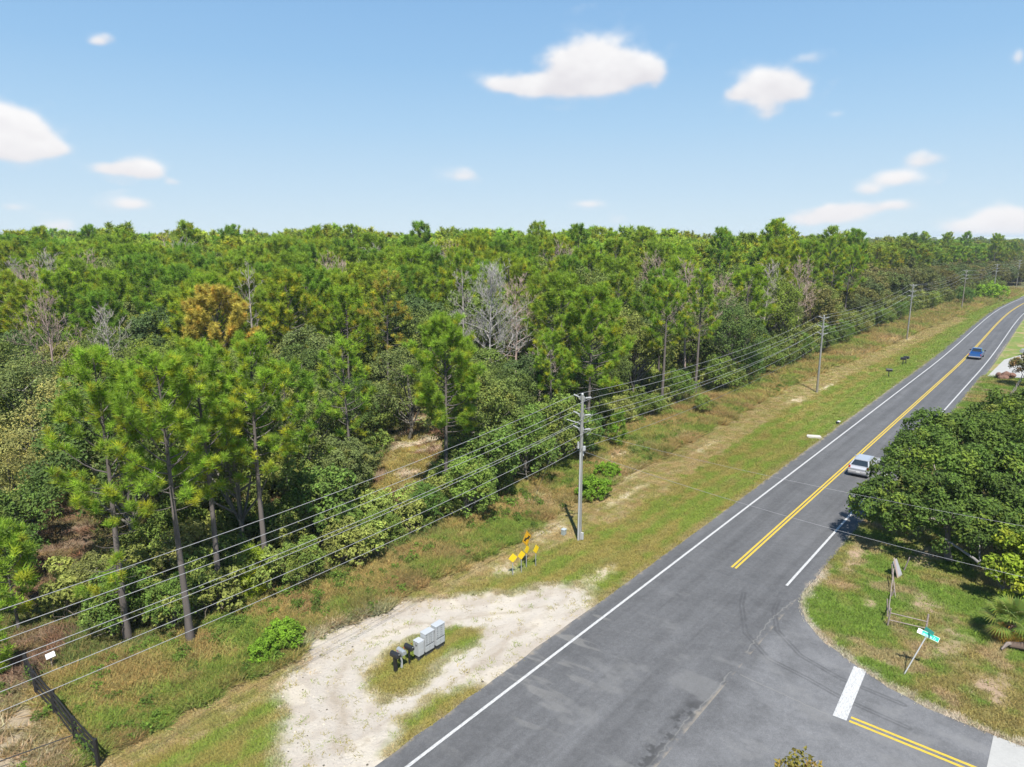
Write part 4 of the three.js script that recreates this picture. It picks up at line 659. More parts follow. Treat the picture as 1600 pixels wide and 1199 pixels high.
  // stones and clods on the sand
  const st = new THREE.IcosahedronGeometry(0.06, 0), sc = [], col = new Float32Array(st.attributes.position.count * 3).fill(1); st.setAttribute('color', new THREE.BufferAttribute(col, 3));
  for (let k = 0; k < 6000; k++) { const s = lerp(-12, 14, r()), n = lerp(-12, -0.8, r()), g = groundKind(s, n); if (g.sand < 0.35 || g.d < 0.1) continue; const edge = Math.abs(sPoly(SAND, s, n)); if (r() > 0.04 + 0.96 * Math.exp(-edge * 1.6)) continue; const q = 0.3 + 1.1 * r() * r(), v = 0.5 + 0.5 * r(), dk = r() < 0.12; sc.push([X(s, n), gh(s, n) + 0.004, Z(s, n), q, q * 0.6, r() * 6, dk ? 0.09 : 0.5 * v, dk ? 0.08 : 0.44 * v, dk ? 0.06 : 0.35 * v, 0]); }
  scatter('gravel', 'pale stones and clods on the sandy turn-out', 'gravel', [st], sc, new THREE.MeshStandardMaterial({ vertexColors: true, roughness: 0.95 }));
}
// ---------------------------------------------------------------- utility poles and wires
const box = (w, h, d, x = 0, y = 0, z = 0) => new THREE.BoxGeometry(w, h, d).translate(x, y, z);
const rbox = (w, h, d, x = 0, y = 0, z = 0, q = 0.02) => new RoundedBoxGeometry(w, h, d, 2, q).translate(x, y, z);
const cyl = (a, b, h, x = 0, y = 0, z = 0, n = 12) => new THREE.CylinderGeometry(a, b, h, n).translate(x, y, z);
const plain = (gs) => mergeGeometries(gs.map((g) => { const q = g.index ? g.toNonIndexed() : g.clone(); for (const k of Object.keys(q.attributes)) if (!['position', 'normal', 'uv'].includes(k)) q.deleteAttribute(k); return q; }));
function rod(a, b, r1, r2 = r1, n = 8) { const d = b.clone().sub(a), g = new THREE.CylinderGeometry(r2, r1, d.length(), n); g.applyQuaternion(new THREE.Quaternion().setFromUnitVectors(UP, d.clone().normalize())); const m = a.clone().add(b).multiplyScalar(0.5); return g.translate(m.x, m.y, m.z); }
const weather = (a, b, fx = 24, fy = 3) => { const t = dataTexture(128, 256, (u, v) => mix3(a, b, 0.55 * tileNoise(u, v, fx) + 0.45 * tileNoise(u, v * fy / 3, fy, 4))); t.wrapS = t.wrapT = THREE.RepeatWrapping; return t; };
const POLE = std(0xffffff, 0.9, { map: weather([0.13, 0.135, 0.125], [0.28, 0.28, 0.265]) }), POLE_DARK = std(0xffffff, 0.9, { map: weather([0.13, 0.115, 0.085], [0.26, 0.24, 0.19]) });
const CERAMIC = std([0.42, 0.43, 0.44], 0.35), STEEL = std([0.42, 0.43, 0.43], 0.5, { metalness: 0.5 }), PVC = std([0.38, 0.39, 0.39], 0.6);
const POLES = [[5.0, -47.2, 11.2], [44.5, -97.2, 11.3], [87.3, -149.7, 12.2], [137.3, -208.7, 12.7], [177.8, -253.6, 12.8], [227.2, -309.9, 12.6], [268, -360, 12.6]];
const LV = [-0.25, -1.5, -2.55], ARM = 0.75;
const poleNames = ['weathered grey utility pole with white conduit beside the yellow signs, nearest of its line', 'grey utility pole second from the camera, dark foot on the verge', 'third utility pole along the verge, standing on a patch of pale sand', 'fourth utility pole along the verge, brown lower half', 'fifth utility pole along the verge, below the far tree line', 'sixth utility pole, near the right edge of the photo', 'farthest utility pole of the line beyond the sixth'];
POLES.forEach(([x, z, H], i) => {
  if (i === 6) return;
  const o = thing('utility_pole', poleNames[i], 'utility pole', [x, gh(S(x, z), N(x, z)) - 0.1, z], ROAD_TURN, 'utility poles along the verge');
  const g = new THREE.CylinderGeometry(0.105, 0.165, H, 14, 8); g.translate(0, H / 2, 0); part('shaft', g, i ? (i === 3 ? POLE_DARK : POLE) : POLE, o);
  if (i) part('pole_foot', cyl(0.142, 0.172, 3.4, 0, 1.7, 0, 14).scale(1.02, 1, 1.02), POLE_DARK, o);
  part('pole_cap', cyl(0.06, 0.12, 0.06, 0, H + 0.03, 0, 12), STEEL, o);
  for (const lv of LV) for (const k of [-1, 1]) {
    const y = H + lv, a = V(0, y - 0.05, 0.1 * k), b = V(0, y + 0.12, ARM * k), d = b.clone().sub(a), gs = [rod(a, b, 0.03, 0.026)];
    for (let q = 0; q < 5; q++) { const p = a.clone().addScaledVector(d, 0.35 + q * 0.13), e = a.clone().addScaledVector(d, 0.39 + q * 0.13); gs.push(rod(p, e, 0.065, 0.06)); }
    const arm = part('insulator_arm', plain(gs), CERAMIC, o); part('bracket', plain([box(0.08, 0.3, 0.1, 0, y - 0.05, 0.13 * k), rod(V(0, y - 0.28, 0.1 * k), V(0, y + 0.02, 0.38 * k), 0.015)]), STEEL, arm);
  }
  if (i === 0) {
    part('conduit', plain([rod(V(-0.2, 0, 0.02), V(-0.145, 6.9, 0.02), 0.055), box(0.05, 0.05, 0.1, -0.17, 2, 0), box(0.05, 0.05, 0.1, -0.16, 4.2, 0), box(0.05, 0.05, 0.1, -0.15, 6.2, 0)]), PVC, o);
    part('meter_box', rbox(0.16, 0.55, 0.2, 0.02, 0.45, 0.22), PVC, o);
    part('splice_box', plain([rbox(0.2, 0.34, 0.16, 0.06, 7.2, 0.2), rbox(0.12, 0.5, 0.12, -0.1, 7.4, -0.19), cyl(0.05, 0.05, 0.6, 0.12, 6.9, 0.1, 8)]), CERAMIC, o);
    part('strut', plain([rod(V(0, 9.0, -0.08), V(-0.1, 9.15, -1.25), 0.03), box(0.1, 0.12, 0.12, 0, 9.0, -0.12)]), PVC, o);
    for (const y of [9.7, 8.65]) for (const k of [0.28]) part('jumper_loop', new THREE.TubeGeometry(new THREE.CatmullRomCurve3([V(-0.3, y + 0.1, 0.7), V(-0.12, y - 0.35, 0.5), V(0.12, y - 0.35, 0.5), V(0.3, y + 0.1, 0.7)]), 10, 0.018, 5), STEEL, o);
  }
});
const WIRE = std([0.36, 0.36, 0.37], 0.45, { metalness: 0.2 });
function span(a, b, sag, pts, n = 14) { for (let i = pts.length ? 1 : 0; i <= n; i++) { const t = i / n, p = a.clone().lerp(b, t); p.y -= sag * 4 * t * (1 - t); pts.push(p); } return pts; }
{
  const P0 = V(5.0 - DS[0] * 64, 0, -47.2 - DS[1] * 64), lines = [['left', -1, 0, 10.9], ['right', 1, 0, 10.9], ['left', -1, 1, 9.9], ['right', 1, 1, 9.9], ['left', -1, 2, 8.9], ['right', 1, 2, 8.9], ['neutral', 0, 3, 7.75]];
  const said = ['topmost overhead wire, held by the wood-side arms of the poles', 'second overhead wire from the top, held by the topmost road-side arms', 'third overhead wire from the top, on the middle wood-side arms', 'fourth overhead wire from the top, on the middle road-side arms', 'fifth overhead wire from the top, on the lowest wood-side arms', 'sixth overhead wire from the top, on the lowest road-side arms', 'lowest overhead wire, fixed to the pole shafts below all arms'];
  lines.forEach(([, k, l, h0], i) => {
    const off = k ? k * ARM : 0.14, end = (x, z, y) => V(x + DN[0] * off, y, z + DN[1] * off), pts = [];
    let last = end(P0.x, P0.z, h0);
    POLES.forEach(([x, z, H], j) => { const q = end(x, z, l < 3 ? H + LV[l] + 0.02 : H - 4.0); if (j === 6 && false) return; span(last, q, j ? 1.0 : l < 3 ? 1.5 : 1.25, pts); last = q; });
    const g = new THREE.TubeGeometry(new THREE.CatmullRomCurve3(pts, false, 'centripetal'), pts.length * 3, 0.0125, 5); tag(part('overhead_wire', g, WIRE), said[i], 'wire', 'wires along the pole line');
  });
  const drop = (a, b, sag, rr, label) => tag(part('service_wire', new THREE.TubeGeometry(new THREE.CatmullRomCurve3(span(a, b, sag, [], 20)), 60, rr, 5), WIRE), label, 'wire');
  drop(V(5.1, 7.0, -47.0), V(26.1, 6.5, -27.7), 0.5, 0.008, 'service wire crossing the road from the near pole below the oak crown');
  drop(V(5.1, 8.5, -47.0), V(30, 7.0, -32.3), 0.4, 0.006, 'thin service wire crossing the road from the near pole over the oak crown');
  tag(part('guy_wire', rod(V(3.9, 9.1, -48.2), V(1.6, 0, -53.5), 0.012, 0.012, 5), STEEL), 'thin slanting guy wire left of the near utility pole', 'wire');
}
{ const o = thing('service_pedestal', 'small grey-green utility pedestal left of the near pole foot', 'pedestal', [3.9, 0, -48.0], ROAD_TURN); part('housing', rbox(0.34, 0.52, 0.3, 0, 0.26, 0, 0.04), std([0.27, 0.31, 0.3], 0.6), o); part('lid', rbox(0.38, 0.08, 0.34, 0, 0.54, 0, 0.03), std([0.36, 0.4, 0.42], 0.5), o); }

// ---------------------------------------------------------------- mailboxes on the island
const on = (s, n, lift = 0) => [X(s, n), gh(s, n) + lift, Z(s, n)];
const GREY = std([0.42, 0.44, 0.46], 0.42, { metalness: 0.15 }), DOOR = std([0.4, 0.42, 0.44], 0.4, { metalness: 0.15 }), DARK = std([0.045, 0.048, 0.055], 0.5), BLACK = std([0.018, 0.019, 0.022], 0.38);
function clusterBox(label, s, n) {
  const o = thing('cluster_mailbox', label, 'mailbox', on(s, n), ROAD_TURN, 'cluster mailboxes on the island');
  part('pedestal', plain([box(0.66, 0.34, 0.34, 0, 0.15, 0), box(0.74, 0.05, 0.44, 0, 0.3, 0)]), DARK, o);
  part('cabinet', rbox(0.78, 1.2, 0.46, 0, 0.93, 0, 0.015), GREY, o); part('roof_cap', rbox(0.82, 0.06, 0.52, 0, 1.555, 0.01, 0.02), GREY, o);
  part('door_frame', box(0.745, 1.13, 0.012, 0, 0.93, 0.2275), std([0.12, 0.125, 0.13], 0.6), o); part('back_panel', box(0.7, 1.1, 0.015, 0, 0.93, -0.2365), DOOR, o);
  for (let c = 0; c < 2; c++) for (let k = 0; k < 8; k++) { const big = k > 5, y = big ? 0.62 - (k - 6) * 0.2 : 1.44 - k * 0.118, d = part('door', rbox(0.355, big ? 0.18 : 0.1, 0.02, -0.187 + c * 0.374, y, 0.238, 0.006), DOOR, o); part('lock', cyl(0.012, 0.012, 0.012, 0, 0, 0, 8).rotateX(Math.PI / 2).translate(-0.187 + c * 0.374 + 0.13, y, 0.2535), DARK, d); if (!big) part('number_plate', box(0.09, 0.03, 0.004, -0.187 + c * 0.374 - 0.08, y + 0.015, 0.2505), DARK, d); }
  return o;
}
clusterBox('far one of two large grey cluster mailboxes, standing highest up the row', -0.1, -5.18).scale.set(0.84, 0.92, 0.84); clusterBox('large grey cluster mailbox in the middle of the row beside the small parcel unit', -0.84, -5.24).scale.set(0.84, 0.86, 0.84);
{
  const o = thing('parcel_locker', 'smaller pale grey parcel locker with dark emblem at the near end of the cluster boxes', 'parcel locker', on(-1.46, -5.24), ROAD_TURN); o.scale.set(0.84, 0.8, 0.84);
  part('pedestal', plain([box(0.36, 0.34, 0.34, 0, 0.15, 0), box(0.1, 0.3, 0.1, -0.17, 0.14, 0.16)]), DARK, o); part('cabinet', rbox(0.46, 1.0, 0.5, 0, 0.83, 0, 0.02), GREY, o); part('roof_cap', rbox(0.5, 0.05, 0.54, 0, 1.355, 0, 0.02), GREY, o);
  for (const [y, h] of [[1.08, 0.42], [0.6, 0.44]]) part('door', rbox(0.4, h, 0.02, 0, y, 0.258, 0.006), DOOR, o);
  part('emblem', plain([new THREE.TorusGeometry(0.06, 0.018, 6, 14, Math.PI * 1.3).rotateZ(Math.PI * 0.85).rotateY(-Math.PI / 2).translate(-0.238, 1.12, 0.02), box(0.012, 0.1, 0.03, -0.236, 1.17, 0.1), box(0.012, 0.1, 0.03, -0.236, 1.17, -0.06)]), DARK, o);
}
function ruralBox(label, s, n, paint, postMat, postW, turn = 0, flag = true, size = 1) {
  const o = thing('rural_mailbox', label, 'mailbox', on(s, n), ROAD_TURN + turn); const sh = new THREE.Shape(); sh.moveTo(-0.13, 0); sh.lineTo(0.13, 0); sh.lineTo(0.13, 0.14); sh.absarc(0, 0.14, 0.13, 0, Math.PI); sh.lineTo(-0.13, 0);
  const g = new THREE.ExtrudeGeometry(sh, { depth: 0.56, bevelEnabled: true, bevelSize: 0.01, bevelThickness: 0.01, bevelSegments: 1, curveSegments: 10 }); g.scale(size, size, size).translate(0, 0.98, -0.28 * size); part('box', g, paint, o);
  const d = new THREE.ExtrudeGeometry(sh, { depth: 0.02, bevelEnabled: false, curveSegments: 10 }).scale(size * 1.03, size * 1.02, 1).translate(0, 0.978, 0.3 * size); const door = part('door', d, paint, o); part('door_pull', box(0.05, 0.03, 0.03, 0, 1.2, 0.32 * size + 0.02), CERAMIC, door);
  part('post', plain([box(postW, 1.0, postW, 0, 0.48, 0), box(postW * 1.15, 0.05, 0.4 * size, 0, 0.96, 0)]), postMat, o);
  if (flag) part('flag', plain([box(0.008, 0.2, 0.02, 0.148 * size, 1.2, 0.1), box(0.008, 0.05, 0.09, 0.148 * size, 1.28, 0.06)]), std([0.4, 0.05, 0.03], 0.5), o);
  return o;
}
ruralBox('black mailbox on a thick black post, nearest end of the mailbox row', -2.98, -5.36, BLACK, BLACK, 0.17, 0.06).scale.setScalar(0.9); ruralBox('silver-grey mailbox on a pale post between the two black mailboxes', -2.58, -5.34, std([0.36, 0.39, 0.42], 0.32, { metalness: 0.4 }), PVC, 0.09, -0.05).scale.setScalar(0.9); ruralBox('black mailbox on a thin post right beside the parcel locker', -2.1, -5.28, BLACK, BLACK, 0.09, 0.02).scale.setScalar(0.9);

// ---------------------------------------------------------------- signs
const YEL = std([0.72, 0.5, 0.012], 0.45), AMBER = std([0.68, 0.36, 0.012], 0.45), ZINC = std([0.42, 0.43, 0.42], 0.5, { metalness: 0.4 });
const diamond = (w, y, z, t = 0.012) => new THREE.BoxGeometry(w, w, t).rotateZ(Math.PI / 4).translate(0, y, z);
function marker(label, x, z, turn = 0) { const o = thing('marker_sign', label, 'road sign', [x, gh(S(x, z), N(x, z)), z], ROAD_TURN + turn, 'yellow diamond markers at the turn'); part('post', plain([box(0.055, 1.15, 0.03, 0, 0.55, 0)]), ZINC, o); part('plate', diamond(0.46, 1.28, 0.024), YEL, o); for (const y of [1.14, 1.42]) part('bolt', cyl(0.014, 0.014, 0.01, 0, 0, 0, 6).rotateX(Math.PI / 2).translate(0, y, 0.034), ZINC, o); return o; }
marker('blank yellow diamond marker, leftmost of the sign group', 0.05, -41.75, -0.45); marker('blank yellow diamond marker between the leftmost marker and the arrow sign', 0.62, -42.15, -0.2); marker('blank yellow diamond marker standing alone right of the arrow sign', 1.62, -43.1, 0.02);
{
  const o = thing('arrow_sign', 'large amber diamond sign with black double-headed arrow above a small yellow diamond', 'road sign', [0.98, gh(S(0.98, -42.9), N(0.98, -42.9)), -42.9], ROAD_TURN + 0.12);
  part('post', plain([box(0.06, 2.2, 0.04, 0, 1.08, 0)]), ZINC, o); part('plate', diamond(0.8, 2.12, 0.028), AMBER, o);
  part('border', (() => { const s = new THREE.Shape(), q = 0.53; s.moveTo(0, q); s.lineTo(q, 0); s.lineTo(0, -q); s.lineTo(-q, 0); s.lineTo(0, q); const h = new THREE.Path(), k = 0.505; h.moveTo(0, k); h.lineTo(-k, 0); h.lineTo(0, -k); h.lineTo(k, 0); h.lineTo(0, k); s.holes.push(h); return new THREE.ExtrudeGeometry(s, { depth: 0.004, bevelEnabled: false }).translate(0, 2.12, 0.0345); })(), BLACK, o);
  const a = new THREE.Shape(); [[-0.4, 0], [-0.17, 0.18], [-0.17, 0.07], [0.17, 0.07], [0.17, 0.18], [0.4, 0], [0.17, -0.18], [0.17, -0.07], [-0.17, -0.07], [-0.17, -0.18], [-0.4, 0]].forEach(([x, y], i) => (i ? a.lineTo(x, y) : a.moveTo(x, y)));
  part('arrow', new THREE.ExtrudeGeometry(a, { depth: 0.006, bevelEnabled: false }).translate(0, 2.12, 0.0345), BLACK, o); part('lower_plate', diamond(0.46, 1.33, 0.03), YEL, o);
}
{ // street-name sign, leaning
  const o = thing('street_sign', 'green and white street-name sign on a leaning metal post', 'street sign', [20.16, gh(S(20.16, -31.24), N(20.16, -31.24)) - 0.05, -31.24], 0); o.rotation.set(-0.12, 0, -0.47);
  part('post', rod(V(0, 0, 0), V(0, 2.28, 0), 0.032), std([0.55, 0.55, 0.54], 0.45, { metalness: 0.4 }), o); part('clamp', box(0.08, 0.1, 0.06, 0, 2.28, 0), STEEL, o);
  const cv = document.createElement('canvas'); cv.width = 512; cv.height = 128; const c = cv.getContext('2d'); c.fillStyle = '#1fae9a'; c.fillRect(0, 0, 512, 128); c.fillStyle = '#f4f6f2'; c.fillRect(0, 0, 100, 128); c.fillRect(0, 0, 512, 7); c.fillRect(0, 121, 512, 7); c.fillRect(505, 0, 7, 128);
  c.fillStyle = '#8f96a8'; c.fillRect(48, 44, 10, 36); c.fillRect(40, 50, 26, 9); c.fillStyle = '#e8fbf6'; const rr = rng(8);
  for (let i = 0; i < 9; i++) { const x = 116 + i * 27, w = 13 + rr() * 6; c.fillRect(x, 62, 6, 44); if (i % 2) c.fillRect(x, 62, w, 7); if (i % 3) c.fillRect(x + w - 5, 66, 6, 40); if (i % 4 === 1) c.fillRect(x, 98, w, 7); } c.fillRect(386, 40, 8, 66); c.fillRect(386, 40, 24, 7); c.fillRect(420, 66, 7, 40); c.fillRect(420, 66, 20, 7);
  const t = new THREE.CanvasTexture(cv); t.colorSpace = THREE.SRGBColorSpace; const face = std(0xffffff, 0.4, { map: t }), edge = std([0.05, 0.3, 0.2], 0.5);
  const bl = new THREE.Mesh(new THREE.BoxGeometry(1.08, 0.24, 0.014), [edge, edge, edge, edge, face, face]); bl.name = 'name_blade'; bl.position.set(0.06, 2.43, 0); bl.rotation.set(-0.14, -0.25, 0.02); bl.castShadow = true; o.add(bl);
  const b2 = part('cross_blade', box(0.014, 0.2, 0.7, 0, 2.64, 0), std([0.05, 0.3, 0.22], 0.5), o); b2.visible = true;
}

// ---------------------------------------------------------------- black fence, lower left
{
  const pts = [[-24.9, -31.2], [-23.4, -29.7], [-21.5, -28.2], [-19.4, -26.4], [-17.5, -24.9]], o = thing('black_fence', 'black board fence with wire mesh and vines at the lower left corner', 'fence', [pts[0][0], 0, pts[0][1]]), at = (i, y) => V(pts[i][0] - pts[0][0], y + gh(S(...pts[i]), N(...pts[i])), pts[i][1] - pts[0][1]);
  const wood = std([0.014, 0.014, 0.016], 0.6);
  for (let i = 0; i < pts.length; i++) { const p = at(i, 0); part('post', box(0.13, 1.45, 0.13, p.x, p.y + 0.66, p.z), wood, o); }
  const mesh = [];
  for (let i = 0; i < pts.length - 1; i++) {
    const a = at(i, 0), b = at(i + 1, 0), L = Math.hypot(b.x - a.x, b.z - a.z), ang = -Math.atan2(b.z - a.z, b.x - a.x);
    for (const y of [0.3, 0.65, 1.0, 1.3]) part('board', box(L - 0.135, 0.13, 0.03).rotateY(ang).translate((a.x + b.x) / 2, (a.y + b.y) / 2 + y, (a.z + b.z) / 2), wood, o);
    for (let k = 1; k < L / 0.15; k++) { const q = a.clone().lerp(b, k * 0.15 / L); mesh.push(box(0.003, 1.2, 0.003, q.x - 0.03, q.y + 0.75, q.z - 0.03)); }
    for (let k = 0; k < 8; k++) mesh.push(box(L, 0.003, 0.003).rotateY(ang).translate((a.x + b.x) / 2 - 0.03, (a.y + b.y) / 2 + 0.2 + k * 0.15, (a.z + b.z) / 2 - 0.03));
  }
  tag(part('wire_mesh', plain(mesh), wood, o), null, null, null, 'stuff');
  const r = rng(33), vb = new B(); for (let k = 0; k < 1500; k++) { const i = Math.floor(r() * 4), q = at(i, 0).lerp(at(i + 1, 0), r()); if (fbm(q.x * 0.9 + 4, q.z * 0.9, 2) < 0.46) continue; leafQuad(vb, r, q.add(V(jit(r, 0.2), r() * r() * 1.35, jit(r, 0.2))), anyDir(r).addScaledVector(UP, 0.7).normalize(), 0.12, 0.08, [0.06, 0.11, 0.02]); } tag(part('vines', vb.geo(), OAK_TINT[0], o), null, null, null, 'stuff');
  const w = thing('gate_wire', 'thin dark rail leaving the near end of the black fence toward the lower left', 'rail', [-19.4, 0, -26.2]); part('rail', rod(V(0, 0.55, 0), V(-3.4, 0.5, 2.4), 0.025), wood, w); part('post', box(0.08, 0.8, 0.08, -3.4, 0.36, 2.4), wood, w);
  const s = thing('notice_board', 'small white tilted sheet on a stake beyond the black fence', 'sign', [-24.1, gh(S(-24.1, -31.7), N(-24.1, -31.7)), -31.9], 0.5); part('stake', box(0.05, 0.75, 0.05, 0, 0.36, 0), std([0.3, 0.26, 0.2], 0.9), s); const pl = part('panel', rbox(0.42, 0.3, 0.02, 0, 0, 0, 0.006), std([0.5, 0.5, 0.51], 0.5), s); pl.position.set(0, 0.78, 0.03); pl.rotation.set(-0.9, 0, 0.25);
}

// ---------------------------------------------------------------- small things on the verge
{
  const t1 = thing('culvert_end', 'pale concrete culvert end lying in the mown verge', 'culvert', on(55.2, -2.05, 0.02), ROAD_TURN); part('slab', rbox(0.5, 0.2, 1.5, 0, 0.08, 0, 0.03), std([0.5, 0.47, 0.42], 0.9), t1); part('wing', plain([rbox(0.14, 0.26, 1.4, -0.28, 0.12, 0, 0.03), rbox(0.14, 0.26, 1.4, 0.28, 0.12, 0, 0.03)]), std([0.44, 0.42, 0.38], 0.9), t1); t1.rotation.y = 1.35;
  const t2 = thing('drain_marker', 'small black and white object at the road edge beyond the culvert', 'marker', on(63.3, -1.75), ROAD_TURN); part('base', cyl(0.2, 0.24, 0.28, 0, 0.14, 0), BLACK, t2); part('cap', rbox(0.36, 0.12, 0.3, 0.16, 0.28, 0.1, 0.03), std([0.6, 0.6, 0.62], 0.5), t2);
  ruralBox('lone black mailbox with raised lid on the verge beyond the second pole', 98.4, -3.5, BLACK, BLACK, 0.12, 0.3, false, 1.5);
  ruralBox('left box of a black mailbox pair farther up the verge', 112.8, -4.2, BLACK, BLACK, 0.12, 0, false, 1.5); ruralBox('right box of a black mailbox pair farther up the verge', 114.2, -4.0, BLACK, BLACK, 0.12, 0, false, 1.5);
  ruralBox('tiny far mailbox on the verge below the fifth pole', 299.5, -3.6, BLACK, BLACK, 0.12, 0, false, 1.6);
  const h = thing('hay_bale', 'tan rounded mound at the far wood edge right of the fifth pole', 'mound', [205, 0.1, -296], 0.4); const hg = new THREE.IcosahedronGeometry(2.3, 3), hp = hg.attributes.position; for (let i = 0; i < hp.count; i++) { const k = 0.86 + 0.3 * vn(hp.getX(i) * 1.4 + 9, hp.getY(i) * 1.4 + hp.getZ(i)); hp.setXYZ(i, hp.getX(i) * k, Math.max(-0.4, hp.getY(i) * k * 0.9 + 1.2), hp.getZ(i) * k); } hg.computeVertexNormals(); part('mound', hg, std(0xffffff, 0.95, { map: weather([0.36, 0.25, 0.16], [0.6, 0.46, 0.33], 32, 32) }), h);
}

// ---------------------------------------------------------------- cars
const GLASS = new THREE.MeshPhysicalMaterial({ color: new THREE.Color().setRGB(0.02, 0.026, 0.03), roughness: 0.06, clearcoat: 1 }), TYRE = std([0.02, 0.02, 0.02], 0.85), RIM = std([0.5, 0.5, 0.52], 0.35, { metalness: 0.7 }), RED = std([0.4, 0.02, 0.015], 0.3);
const paintOf = (c) => new THREE.MeshPhysicalMaterial({ color: new THREE.Color().setRGB(...c), roughness: 0.35, metalness: 0.25, clearcoat: 1, clearcoatRoughness: 0.06 });
function profile(pts, w, bevel = 0.07) { const s = new THREE.Shape(); pts.forEach(([x, y], i) => (i ? s.lineTo(x, y) : s.moveTo(x, y))); return new THREE.ExtrudeGeometry(s, { depth: w - 2 * bevel, bevelEnabled: true, bevelSize: bevel, bevelThickness: bevel, bevelSegments: 3, curveSegments: 6 }).translate(0, 0, -(w - 2 * bevel) / 2); }
function quadPanel(a, b, c, d, inset, lift) { const m = a.clone().add(b).add(c).add(d).multiplyScalar(0.25), n = b.clone().sub(a).cross(d.clone().sub(a)).normalize(), P = [a, b, c, d].map((p) => p.clone().lerp(m, inset)), g = new THREE.BufferGeometry(), o = P.map((p) => p.clone().addScaledVector(n, lift)), i = P.map((p) => p.clone().addScaledVector(n, -0.02)), f = []; const t = (x, y, z) => f.push(...x.toArray(), ...y.toArray(), ...z.toArray()); t(o[0], o[1], o[2]); t(o[0], o[2], o[3]); for (let k = 0; k < 4; k++) { const l = (k + 1) % 4; t(o[k], i[k], i[l]); t(o[k], i[l], o[l]); } g.setAttribute('position', new THREE.Float32BufferAttribute(f, 3)); g.computeVertexNormals(); return g; }
function cabin(o, paint, x0, x1, X0, X1, w, W, y0, y1, split) { // lower rear, lower front, upper rear, upper front
  const p = (x, y, z) => V(x, y, z), A = [p(x0, y0, w), p(x1, y0, w), p(X1, y1, W), p(X0, y1, W)], Bk = A.map((q) => V(q.x, q.y, -q.z));
  const f = [], q4 = (a, b, c, d) => { for (const t of [a, b, c, a, c, d]) f.push(t.x, t.y, t.z); }; q4(A[0], A[1], A[2], A[3]); q4(Bk[1], Bk[0], Bk[3], Bk[2]); q4(A[3], A[2], Bk[2], Bk[3]); q4(A[1], Bk[1], Bk[2], A[2]); q4(Bk[0], A[0], A[3], Bk[3]);
  const g = new THREE.BufferGeometry(); g.setAttribute('position', new THREE.Float32BufferAttribute(f, 3)); g.computeVertexNormals(); part('cabin', g, paint, o); part('roof', rbox(X1 - X0 + 0.06, 0.05, 2 * W + 0.04, (X0 + X1) / 2, y1 + 0.012, 0, 0.02), paint, o);
  part('windshield', quadPanel(A[1], Bk[1], Bk[2], A[2], 0.1, 0.006), GLASS, o); part('rear_window', quadPanel(Bk[0], A[0], A[3], Bk[3], 0.14, 0.006), GLASS, o);
  for (let k = 0; k < split; k++) { const t0 = k / split + 0.015, t1 = (k + 1) / split - 0.015, L = (a, b, t) => a.clone().lerp(b, t); part('side_window', quadPanel(L(A[0], A[1], t0), L(A[0], A[1], t1), L(A[3], A[2], t1), L(A[3], A[2], t0), 0.13, 0.006), GLASS, o); part('side_window', quadPanel(L(Bk[0], Bk[1], t1), L(Bk[0], Bk[1], t0), L(Bk[3], Bk[2], t0), L(Bk[3], Bk[2], t1), 0.13, 0.006), GLASS, o); }
}
function wheels(o, xs, w, r) { for (const x of xs) for (const k of [-1, 1]) { const t = part('wheel', new THREE.TorusGeometry(r * 0.76, r * 0.26, 10, 22).scale(1, 1, 1.15).translate(x, r, k * (w / 2 - 0.1)), TYRE, o); part('rim', cyl(r * 0.58, r * 0.58, 0.1, 0, 0, 0, 16).rotateX(Math.PI / 2).translate(x, r, k * (w / 2 - 0.04)), RIM, t); } }
{
  const silver = paintOf([0.42, 0.43, 0.46]), o = thing('silver_suv', 'silver estate-like car driving away, half hidden by the oak crown', 'car', [X(46.6, 5.15), 0.03, Z(46.6, 5.15)], ROAD_TURN);
  part('body', profile([[-2.3, 0.35], [2.25, 0.32], [2.36, 0.62], [2.2, 0.86], [1.1, 1.02], [-2.1, 0.98], [-2.34, 0.8]], 1.84), silver, o); cabin(o, silver, -2.18, 1.2, -1.55, 0.3, 0.86, 0.66, 1.04, 1.5, 3); wheels(o, [-1.42, 1.42], 1.86, 0.35);
  part('bumper', rbox(0.16, 0.24, 1.74, -2.37, 0.5, 0, 0.05), std([0.3, 0.3, 0.31], 0.5), o); for (const k of [-1, 1]) { part('tail_light', rbox(0.08, 0.3, 0.16, -2.36, 0.93, k * 0.78, 0.03), RED, o); part('mirror', rbox(0.12, 0.14, 0.22, 0.8, 1.12, k * 1.02, 0.03), silver, o); part('roof_rail', rod(V(-1.45, 1.565, k * 0.6), V(0.2, 1.565, k * 0.6), 0.02), RIM, o); } part('number_plate', box(0.01, 0.14, 0.32, -2.455, 0.56, 0), std([0.6, 0.6, 0.6], 0.5), o);
}
